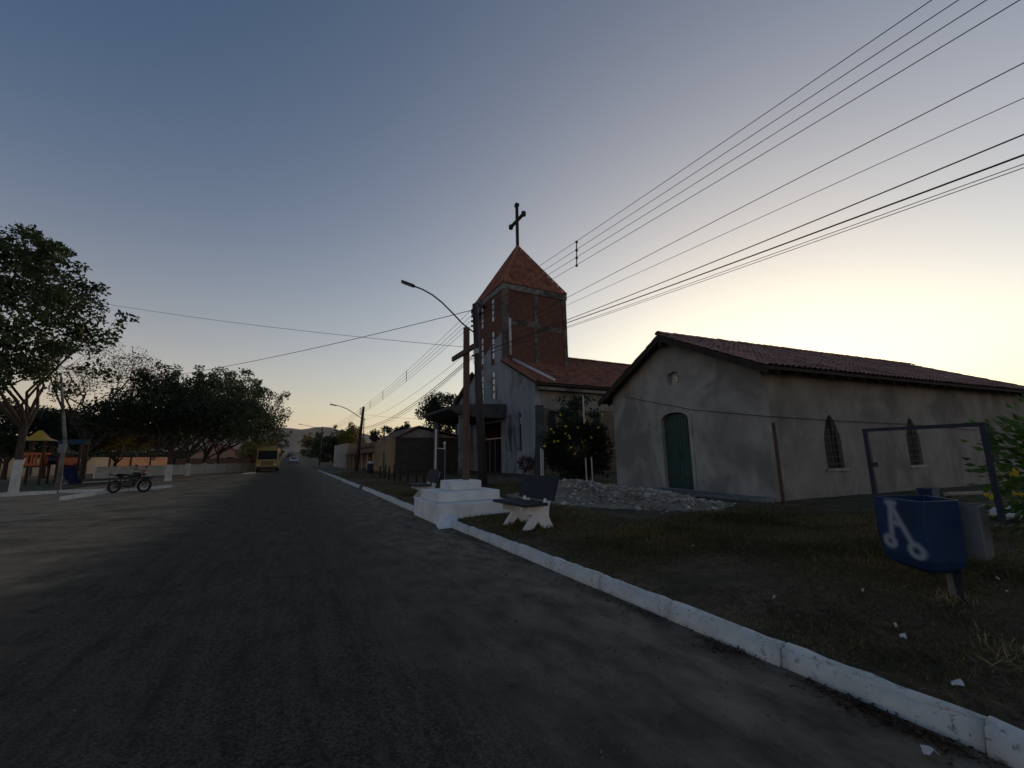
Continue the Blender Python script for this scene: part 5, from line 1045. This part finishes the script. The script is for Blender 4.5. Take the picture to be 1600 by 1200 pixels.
# ------------------------------------------------------------------ left side: park walls, kerbs, playground, lamp post
def park():
    a, b = gnd(146, 748), gnd(398, 736.5); a.z = b.z = 0
    Lw = thing('low_wall', a.lerp(b, .5), 'long low whitewashed wall behind the row of trees', 'wall'); n = 16
    d = (b-a); 
    for i in range(n):
        p, q = a+d*(i/n), a+d*((i+.97)/n); MB().bar(p+Vector((0, 0, .5)), q+Vector((0, 0, .5)), .22, 1.0).build('wall_panel', 'white', Lw)
    MB().bar(a+Vector((0, 0, 1.06)), b+Vector((0, 0, 1.06)), .3, .1).build('coping', 'white', Lw)
    low_kerb('park_kerb', [gnd(-60, 778), gnd(88, 771.5)], .16, .16, 'white park kerb running past the foot of the tall shade tree'); low_kerb('park_kerb', [gnd(92, 771), gnd(162, 768.5)], .16, .16, 'white park kerb between the grey post and the motorcycle')
    low_kerb('park_kerb', [gnd(98, 781), gnd(160, 771.5)], .22, .14, 'white kerb arm slanting out beside the motorcycle rear wheel'); low_kerb('park_kerb', [gnd(160, 770.8), gnd(267, 761)], .16, .12, 'white kerb running behind the parked motorcycle')
    low_kerb('park_kerb', [gnd(100, 757), gnd(205, 751)], .14, .1, 'inner white kerb across the park turf'); low_kerb('park_kerb', [gnd(380, 741.2), gnd(398, 739.6)], .2, .16, 'short white kerb end beside the bus')
    # boundary walls far left
    q0, q1 = Vector((-33, 66, 0)), Vector((-17.5, 86, 0)); B = thing('boundary_wall', q0.lerp(q1, .5), 'pale boundary wall with dark posts behind the park', 'wall'); d = q1-q0
    for i in range(9):
        p, q = q0+d*(i/9), q0+d*((i+.96)/9); MB().bar(p+Vector((0, 0, 1.1)), q+Vector((0, 0, 1.1)), .2, 2.2).build('wall_panel', 'cream' if i < 6 else 'orange_wall', B)
        MB().bar(p+Vector((0, -.18, 0)), p+Vector((0, -.18, 2.3)), .12).build('post', 'dark_wood', B)
    q0, q1 = Vector((-17.0, 88, 0)), Vector((-7, 96, 0)); B = thing('dark_fence', q0.lerp(q1, .5), 'dark board fence behind the row of trees', 'fence'); d = q1-q0
    for i in range(30): p, q = q0+d*(i/30), q0+d*((i+.93)/30); MB().bar(p+Vector((0, 0, 1.0)), q+Vector((0, 0, 1.0)), .06, 1.9+.1*math.sin(i*2.3)).build('board', 'brown_paint', B)
    # house whose gable shows under the trees
    h = thing('gable_house', (-14, 112, 0), 'small house with a warm gable and tiled roof under the trees left of the bus', 'house')
    MB().wall((0, 108, 0), AX, AZ, -AY, [(-18.5, 0), (-9.0, 0), (-9.0, 2.9), (-13.5, 4.9), (-18.5, 2.9)], [[(-12.3, 1.0), (-11.0, 1.0), (-11.0, 2.2), (-12.3, 2.2)]], .2).build('gable_wall', 'orange_wall', h)
    MB().box(-12.3, -11.0, 108.1, 108.13, 1.0, 2.2).build('window', 'glass', h); MB().box(-9.2, -9.0, 108.2, 118, 0, 2.9).build('side_wall', 'cream', h); MB().box(-18.5, -18.3, 108.2, 118, 0, 2.9).build('side_wall', 'cream', h)
    for x, z in ((-8.4, 2.75), (-19.1, 2.75)):
        e = Vector((x, 107.6, z)); up = Vector((-13.5, 107.6, 5.05))-e; s = 1 if x > -13 else -1; mb = MB(); tiles(mb, e, AY, up.normalized(), Vector((s*up.z, 0, abs(up.x))).normalized(), 11, lambda u: up.length, .3, .5); mb.build('roof_tiles', 'tile_old', h, kind='stuff', fix=False)
        th = Vector((0, 0, -.08)); bq = e+AY*11; a2 = e+Vector((0, 0, -.02)); b2 = bq+Vector((0, 0, -.02)); MB().add([a2, b2, b2+up, a2+up, a2+th, b2+th, b2+up+th, a2+up+th], [(0, 1, 2, 3), (7, 6, 5, 4), (0, 1, 5, 4), (0, 3, 7, 4)]).build('roof_deck', 'dark_wood', h)
    # slim grey post with a meter box
    p = gnd(88, 771); t = zat(94, 598, p); g = thing('lamp_post', p, 'slim grey post with a small meter box near the playground', 'post')
    MB().tube([p, p+Vector((0, 0, 2.6)), Vector((t.x, t.y, 2.6))+Vector((0, 0, 3.3))], [.11, .08, .05], 10).build('post_shaft', 'concrete', g, smooth=True)
    c = zat(97.5, 700, p); MB().bbox(c.x-.12, c.x+.14, c.y-.12, c.y+.12, c.z-.25, c.z+.2, .02).build('meter_box', 'grey_paint', g)
    MB().tube([gnd(94, 767), Vector((p.x, p.y, 2.2))], .05, 6).build('stay', 'white', g)
    # playground tower
    o = Vector((-16.2, 42.6, 0)); T = thing('playground_tower', o, 'plastic playground tower with yellow roof and orange railing', 'playground')
    w = .55; zf = 1.35; zr_ = 3.1
    for sx in (-1, 1):
        for sy in (-1, 1): MB().tube([o+Vector((sx*w, sy*w, -.05)), o+Vector((sx*w, sy*w, zr_+.1))], .09, 10).build('post', 'toy_post', T)
    MB().box(o.x-w, o.x+w, o.y-w, o.y+w, zf-.12, zf).build('deck', 'toy_post', T)
    rf = MB(); r = .8; e = [o+Vector((sx*r, sy*r, zr_)) for sx, sy in ((-1, -1), (1, -1), (1, 1), (-1, 1))]; m1 = [o+Vector((sx*.42, sy*.42, zr_+.22)) for sx, sy in ((-1, -1), (1, -1), (1, 1), (-1, 1))]; tp = [o+Vector((sx*.08, sy*.08, zr_+.75)) for sx, sy in ((-1, -1), (1, -1), (1, 1), (-1, 1))]
    rf.add(e+m1+tp, [(k, (k+1) % 4, 4+(k+1) % 4, 4+k) for k in range(4)]+[(4+k, 4+(k+1) % 4, 8+(k+1) % 4, 8+k) for k in range(4)]+[(8, 9, 10, 11), (3, 2, 1, 0)]).build('roof', 'toy_yellow', T)
    for ux, uy in ((0, -1), (1, 0)):
        side = MB(); c = o+Vector((ux*w, uy*w, 0)); U = Vector((abs(uy), abs(ux), 0)); Nn = Vector((ux, uy, 0))
        holes = [[(x-.06, zf+.16), (x+.06, zf+.16), (x+.06, zf+.75), (x-.06, zf+.75)] for x in (-.34, -.11, .11, .34)]
        side.wall(c+Nn*.05, U, AZ, Nn, [(-w+.05, zf), (w-.05, zf), (w-.05, zf+.92), (-w+.05, zf+.92)], holes, .1).build('railing', 'toy_orange', T)
    o2 = o+Vector((1.7, .6, 0))
    for sx in (-1, 1):
        for sy in (-1, 1): MB().tube([o2+Vector((sx*.55, sy*.55, -.05)), o2+Vector((sx*.55, sy*.55, 2.9))], .09, 10).build('post', 'toy_post', T)
    MB().add([o2+Vector(q) for q in ((-.75, -.75, 2.85), (.75, -.75, 2.85), (.75, .75, 2.85), (-.75, .75, 2.85), (-.75, 0, 3.25), (.75, 0, 3.25))], [(0, 1, 5, 4), (2, 3, 4, 5), (0, 4, 3), (1, 2, 5), (3, 2, 1, 0)]).build('second_roof', 'toy_green', T)
    MB().box(o2.x-.55, o2.x+.55, o2.y-.55, o2.y+.55, 1.25, 1.34).build('second_deck', 'toy_post', T); MB().box(o2.x-.5, o2.x+.5, o2.y-.62, o2.y-.56, 1.34, 1.9).build('panel', 'toy_orange', T)
    MB().tube([o+Vector((.55, .1, 1.75)), o+Vector((1.15, .4, 1.75))], .36, 16, cap=False).build('crawl_tube', 'toy_blue', T, smooth=True)
    sl_ = [(o2+Vector((.2, -.9-.0*t, 0)), t) for t in (0, 1)]
    s0 = o2+Vector((0, -.6, 1.34)); pts = [s0, s0+Vector((.25, -.6, -.2)), s0+Vector((.7, -1.4, -.85)), s0+Vector((1.1, -2.1, -1.22)), s0+Vector((1.4, -2.6, -1.25))]
    mb = MB(); U = Vector((.9, .45, 0)).normalized()*.35
    for q in pts: mb.v += [q-U+Vector((0, 0, .2)), q-U, q+U, q+U+Vector((0, 0, .2))]
    for i in range(len(pts)-1):
        for k in range(3): mb.f.append((i*4+k, i*4+k+1, i*4+5+k, i*4+4+k))
    s = mb.build('slide', 'toy_blue', T); md = s.modifiers.new('t', 'SOLIDIFY'); md.thickness = .05
park()

# ------------------------------------------------------------------ motorcycle
def motorcycle():
    r, f = gnd(178, 770.5), gnd(222, 769.5); d = (f-r); rz = math.atan2(d.y, d.x); c = r.lerp(f, .5)
    B = thing('motorcycle', (c.x, c.y, 0), 'black trail motorcycle parked by the white kerb', 'motorcycle', None, rz); W = B.matrix_world @ Matrix.Rotation(math.radians(-5), 4, 'X')
    def bl(mb, n, m, par=None, **k): mb.v = [W @ v for v in mb.v]; o = mb.build(n, m, par or B, **k); return o
    def child(mb, n, m, par):
        mb.v = [W @ v for v in mb.v]; o = mb.build(n, m, B); o.parent = par; return o
    wb = .68
    for x, R in ((-wb, .31), (wb, .33)):
        t = bl(MB().torus((x, 0, R), (0, 1, 0), R-.045, .05, 28, 8), 'wheel', 'rubber', smooth=True)
        child(MB().torus((x, 0, R), (0, 1, 0), R-.095, .018, 28, 6), 'rim', 'chrome', t)
        sp = MB()
        for k in range(18): a = k*math.pi/9; sp.bar((x+.05*math.cos(a+.4), .02*(-1)**k, R+.05*math.sin(a+.4)), (x+(R-.1)*math.cos(a), 0, R+(R-.1)*math.sin(a)), .006)
        child(sp, 'spokes', 'chrome', t); child(MB().lathe((x, -.07, R), [(.05, 0), (.06, .03), (.06, .11), (.05, .14)], 14, (0, 1, 0)), 'hub', 'steel', t)
    bl(MB().torus((wb, .06, .33), (0, 1, 0), .10, .012, 20, 5), 'brake_disc', 'steel')
    bl(MB().tube([(.5, 0, .92), (.42, 0, .8), (.1, 0, .78), (-.28, 0, .74), (-.62, 0, .86)], .03, 8).tube([(.45, 0, .84), (.22, 0, .42), (.0, 0, .28), (-.2, 0, .32), (-.28, 0, .74)], .028, 8), 'frame', 'metal')
    for y in (-.1, .1): bl(MB().tube([(.44, y, 1.0), (wb, y, .33)], [.028, .024], 8), 'fork_leg', 'metal'); bl(MB().bar((-.2, y*1.1, .36), (-wb, y*1.1, .31), .035, .05), 'swingarm', 'metal')
    bl(MB().tube([(-.3, .13, .72), (-.5, .13, .36)], .03, 8).tube([(-.3, -.13, .72), (-.5, -.13, .36)], .03, 8), 'shock_absorbers', 'metal')
    e = MB().bbox(-.18, .2, -.12, .12, .3, .55, .04); e.bbox(-.02, .2, -.09, .09, .52, .7, .03)
    for k in range(4): e.box(-.04, .22, -.11, .11, .555+k*.035, .57+k*.035)
    bl(e, 'engine', 'metal')
    tk = MB(); ys = [(.42, .05, .9, .86), (.34, .13, .98, .8), (.18, .15, 1.0, .78), (.02, .13, .95, .78), (-.1, .08, .86, .78)]
    for x, hw, zt, zb_ in ys: tk.v += [Vector(q) for q in ((x, -hw, zb_), (x, -hw*.95, (zt+zb_)/2), (x, -hw*.45, zt), (x, hw*.45, zt), (x, hw*.95, (zt+zb_)/2), (x, hw, zb_))]
    for i in range(4):
        for k in range(6): tk.f.append((i*6+k, i*6+(k+1) % 6, (i+1)*6+(k+1) % 6, (i+1)*6+k))
    tk.f += [tuple(range(6))[::-1], tuple(range(24, 30))]; bl(tk, 'fuel_tank', 'black', smooth=True)
    bl(MB().bbox(-.66, -.04, -.12, .12, .82, .9, .035).bbox(-.62, -.3, -.11, .11, .87, .93, .03), 'seat', 'rubber')
    bl(MB().add([(-.5, -.09, .8), (-.98, -.07, .93), (-.98, .07, .93), (-.5, .09, .8), (-.5, -.09, .72), (-.98, -.05, .9), (-.98, .05, .9), (-.5, .09, .72)], [(0, 1, 2, 3), (7, 6, 5, 4), (0, 1, 5, 4), (1, 2, 6, 5), (2, 3, 7, 6), (3, 0, 4, 7)]), 'rear_fender', 'black')
    bl(MB().add([(.42, -.06, .74), (.62, -.07, .76), (.98, -.05, .66), (1.04, -.03, .6), (1.04, .03, .6), (.98, .05, .66), (.62, .07, .76), (.42, .06, .74), (.7, 0, .79)], [(0, 1, 8), (1, 2, 8), (2, 3, 4, 5, 8), (5, 6, 8), (6, 7, 8), (7, 0, 8), (7, 6, 5, 4, 3, 2, 1, 0)]), 'front_fender', 'black')
    bl(MB().tube([(.36, -.38, 1.1), (.4, -.25, 1.13), (.46, -.1, 1.05), (.46, .1, 1.05), (.4, .25, 1.13), (.36, .38, 1.1)], .014, 6), 'handlebar', 'metal')
    for y in (-.36, .36): bl(MB().tube([(.35, y-.06, 1.1), (.36, y+.06, 1.1)], .022, 8), 'grip', 'rubber'); bl(MB().tube([(.4, y*.75, 1.12), (.38, y*.95, 1.26)], .008, 5).lathe((.38, y*.95, 1.3), [(0, -.055), (.05, -.03), (.05, .03), (0, .055)], 10, (1, 0, .2)), 'mirror', 'metal')
    h = bl(MB().bbox(.5, .64, -.1, .1, .86, 1.12, .04), 'headlight_cowl', 'red'); child(MB().lathe((.63, 0, .97), [(.0, .03), (.05, .025), (.075, 0)], 14, (1, 0, 0)), 'headlight', 'lamp', h)
    bl(MB().tube([(.2, -.1, .5), (.24, -.14, .34), (.0, -.15, .27), (-.35, -.16, .34), (-.85, -.17, .56)], [.02, .02, .022, .045, .05], 8), 'exhaust', 'chrome', smooth=True)
    bl(MB().tube([(-.12, .12, .3), (-.16, .3, .02)], .012, 6), 'side_stand', 'metal'); bl(MB().bbox(-1.0, -.96, -.05, .05, .84, .9, .01), 'tail_light', 'red'); bl(MB().bar((-.02, -.3, .3), (-.02, .3, .3), .03), 'foot_pegs', 'metal')
motorcycle()

# ------------------------------------------------------------------ vehicles on the road
def bus():
    x0, x1, y0, L = -3.85, -1.45, 61.3, 8.6; zb, zt = .42, 3.05; B = thing('bus', ((x0+x1)/2, y0+L/2, 0), 'yellow school bus facing this way on the left of the road', 'bus')
    prof = [(y0+.05, zb), (y0, .75), (y0+.02, 1.5), (y0+.30, 2.75), (y0+.6, zt), (y0+L-.3, zt), (y0+L, zt-.3), (y0+L, zb)]
    mb = MB(); n = len(prof)
    for x, k in ((x0, .0), (x0+.1, 1), (x1-.1, 1), (x1, 0)):
        for (y, z) in prof: mb.v.append(Vector((x, y+(0 if k else .06), z-(0 if k else .1 if z > 2.6 else 0))))
    for j in range(3):
        for i in range(n): mb.f.append((j*n+i, j*n+(i+1) % n, (j+1)*n+(i+1) % n, (j+1)*n+i))
    mb.f += [tuple(range(n)), tuple(range(3*n, 4*n))[::-1]]; mb.build('body', 'bus', B)
    MB().add([(x0+.14, y0-.005+.03, 1.52), (x1-.14, y0-.005+.03, 1.52), (x1-.2, y0+.265, 2.66), (x0+.2, y0+.265, 2.66)], [(0, 1, 2, 3)]).build('windscreen', 'glass', B)
    MB().box((x0+x1)/2-.025, (x0+x1)/2+.025, y0-.02, y0+.03, 1.0, 1.5).build('centre_trim', 'bus', B)
    g = MB()
    for k in range(4): g.box(x0+.55, x1-.55, y0-.03, y0-.012, .86+k*.13, .93+k*.13)
    g.build('grille', 'black', B)
    for x in (x0+.3, x1-.3): h = MB().bbox(x-.16, x+.16, y0-.03, y0+.02, .82, 1.0, .02).build('headlight', 'lamp', B)
    MB().bbox(x0+.03, x1-.03, y0-.1, y0-.035, .42, .68, .03).build('bumper', 'black', B)
    for s, x in ((-1, x0-.012), (1, x1+.012)):
        for k in range(6): MB().box(min(x, x-.02*s), max(x, x-.02*s), y0+1.3+k*1.15, y0+2.3+k*1.15, 1.55, 2.45).build('side_window', 'glass', B)
        for y in (y0+1.6, y0+6.4):
            wv = MB().lathe((x-s*.26, y, .46), [(.2, 0), (.44, .02), (.46, .06), (.46, .22), (.44, .26), (.2, .26)], 20, (s, 0, 0)).build('wheel', 'rubber', B); MB().lathe((x+s*.005, y, .46), [(.24, 0), (.2, -.05), (.06, -.02), (0, 0)], 16, (s, 0, 0)).build('hub', 'steel', wv)
        a = MB().bar((x, y0+.1, 2.35), (x+s*.25, y0-.1, 2.3), .04); a.build('mirror_arm', 'black', B); MB().bbox(x+s*.25-.1, x+s*.25+.1, y0-.16, y0-.09, 1.9, 2.3, .03).build('mirror', 'black', B)
    MB().box(x0+.3, x1-.3, y0+.5, y0+L-.3, .25, .42).build('chassis', 'metal', B)
    MB().bbox(x0+.5, x1-.5, y0+1.0, y0+2.2, zt+.0, zt+.16, .05).build('roof_hatch', 'bus', B)
bus()
def car(px, py, Y, label, mat):
    c = atY(px, py, Y); z = road_z(Y); A = thing('car', (c.x, Y, z), label, 'car'); w = .84; x = c.x
    prof = [(-2.0, .3), (-2.05, .65), (-1.9, .85), (-1.0, .95), (-.35, 1.42), (.9, 1.45), (1.7, 1.0), (2.0, .9), (2.02, .35)]
    MB().prism(prof, (x-w, Y, z), AY, AZ, (2*w, 0, 0)).build('body', mat, A)
    MB().add([(x-w*.85, Y-.98, z+.985), (x+w*.85, Y-.98, z+.985), (x+w*.78, Y-.4, z+1.39), (x-w*.78, Y-.4, z+1.39)], [(0, 1, 2, 3)]).build('windscreen', 'glass', A).location.y -= .02
    for s in (-1, 1):
        MB().box(x+s*w-.012 if s < 0 else x+w+.002, x-w-.002 if s < 0 else x+w+.012, Y-.3, Y+1.0, z+.98, z+1.35).build('side_window', 'glass', A); MB().bbox(x+s*.6-.14, x+s*.6+.14, Y-2.07, Y-2.02, z+.62, z+.76, .01).build('headlight', 'lamp', A)
        for y in (-1.3, 1.3): MB().lathe((x+s*(w-.17), Y+y, z+.31), [(.15, 0), (.3, .01), (.31, .18), (.15, .19)], 16, (s, 0, 0)).build('wheel', 'rubber', A)
    MB().box(x-w+.02, x+w-.02, Y-2.1, Y-2.056, z+.32, z+.5).build('bumper', 'metal', A)
car(459, 718, 112, 'white car on the road beyond the bus', 'car_white')
car(452.5, 709, 190, 'dark car far up the road beyond the white one', 'black')

# ------------------------------------------------------------------ morning haze
def haze():
    o = MB().box(-4700, 4700, -620, 4900, -6, 300).build('haze', None); o['kind'] = 'stuff'; o['label'] = 'thin pale morning haze'; o['category'] = 'haze'
    m = bpy.data.materials.new('thin haze'); m.use_nodes = True; N = m.node_tree.nodes; L = m.node_tree.links; N.remove(N['Principled BSDF'])
    v = N.new('ShaderNodeVolumePrincipled'); v.inputs['Color'].default_value = (0.9, 0.86, 0.82, 1); v.inputs['Density'].default_value = 0.00006; v.inputs['Anisotropy'].default_value = 0.3
    L.new(v.outputs[0], N['Material Output'].inputs['Volume']); o.data.materials.append(m); return o
haze()
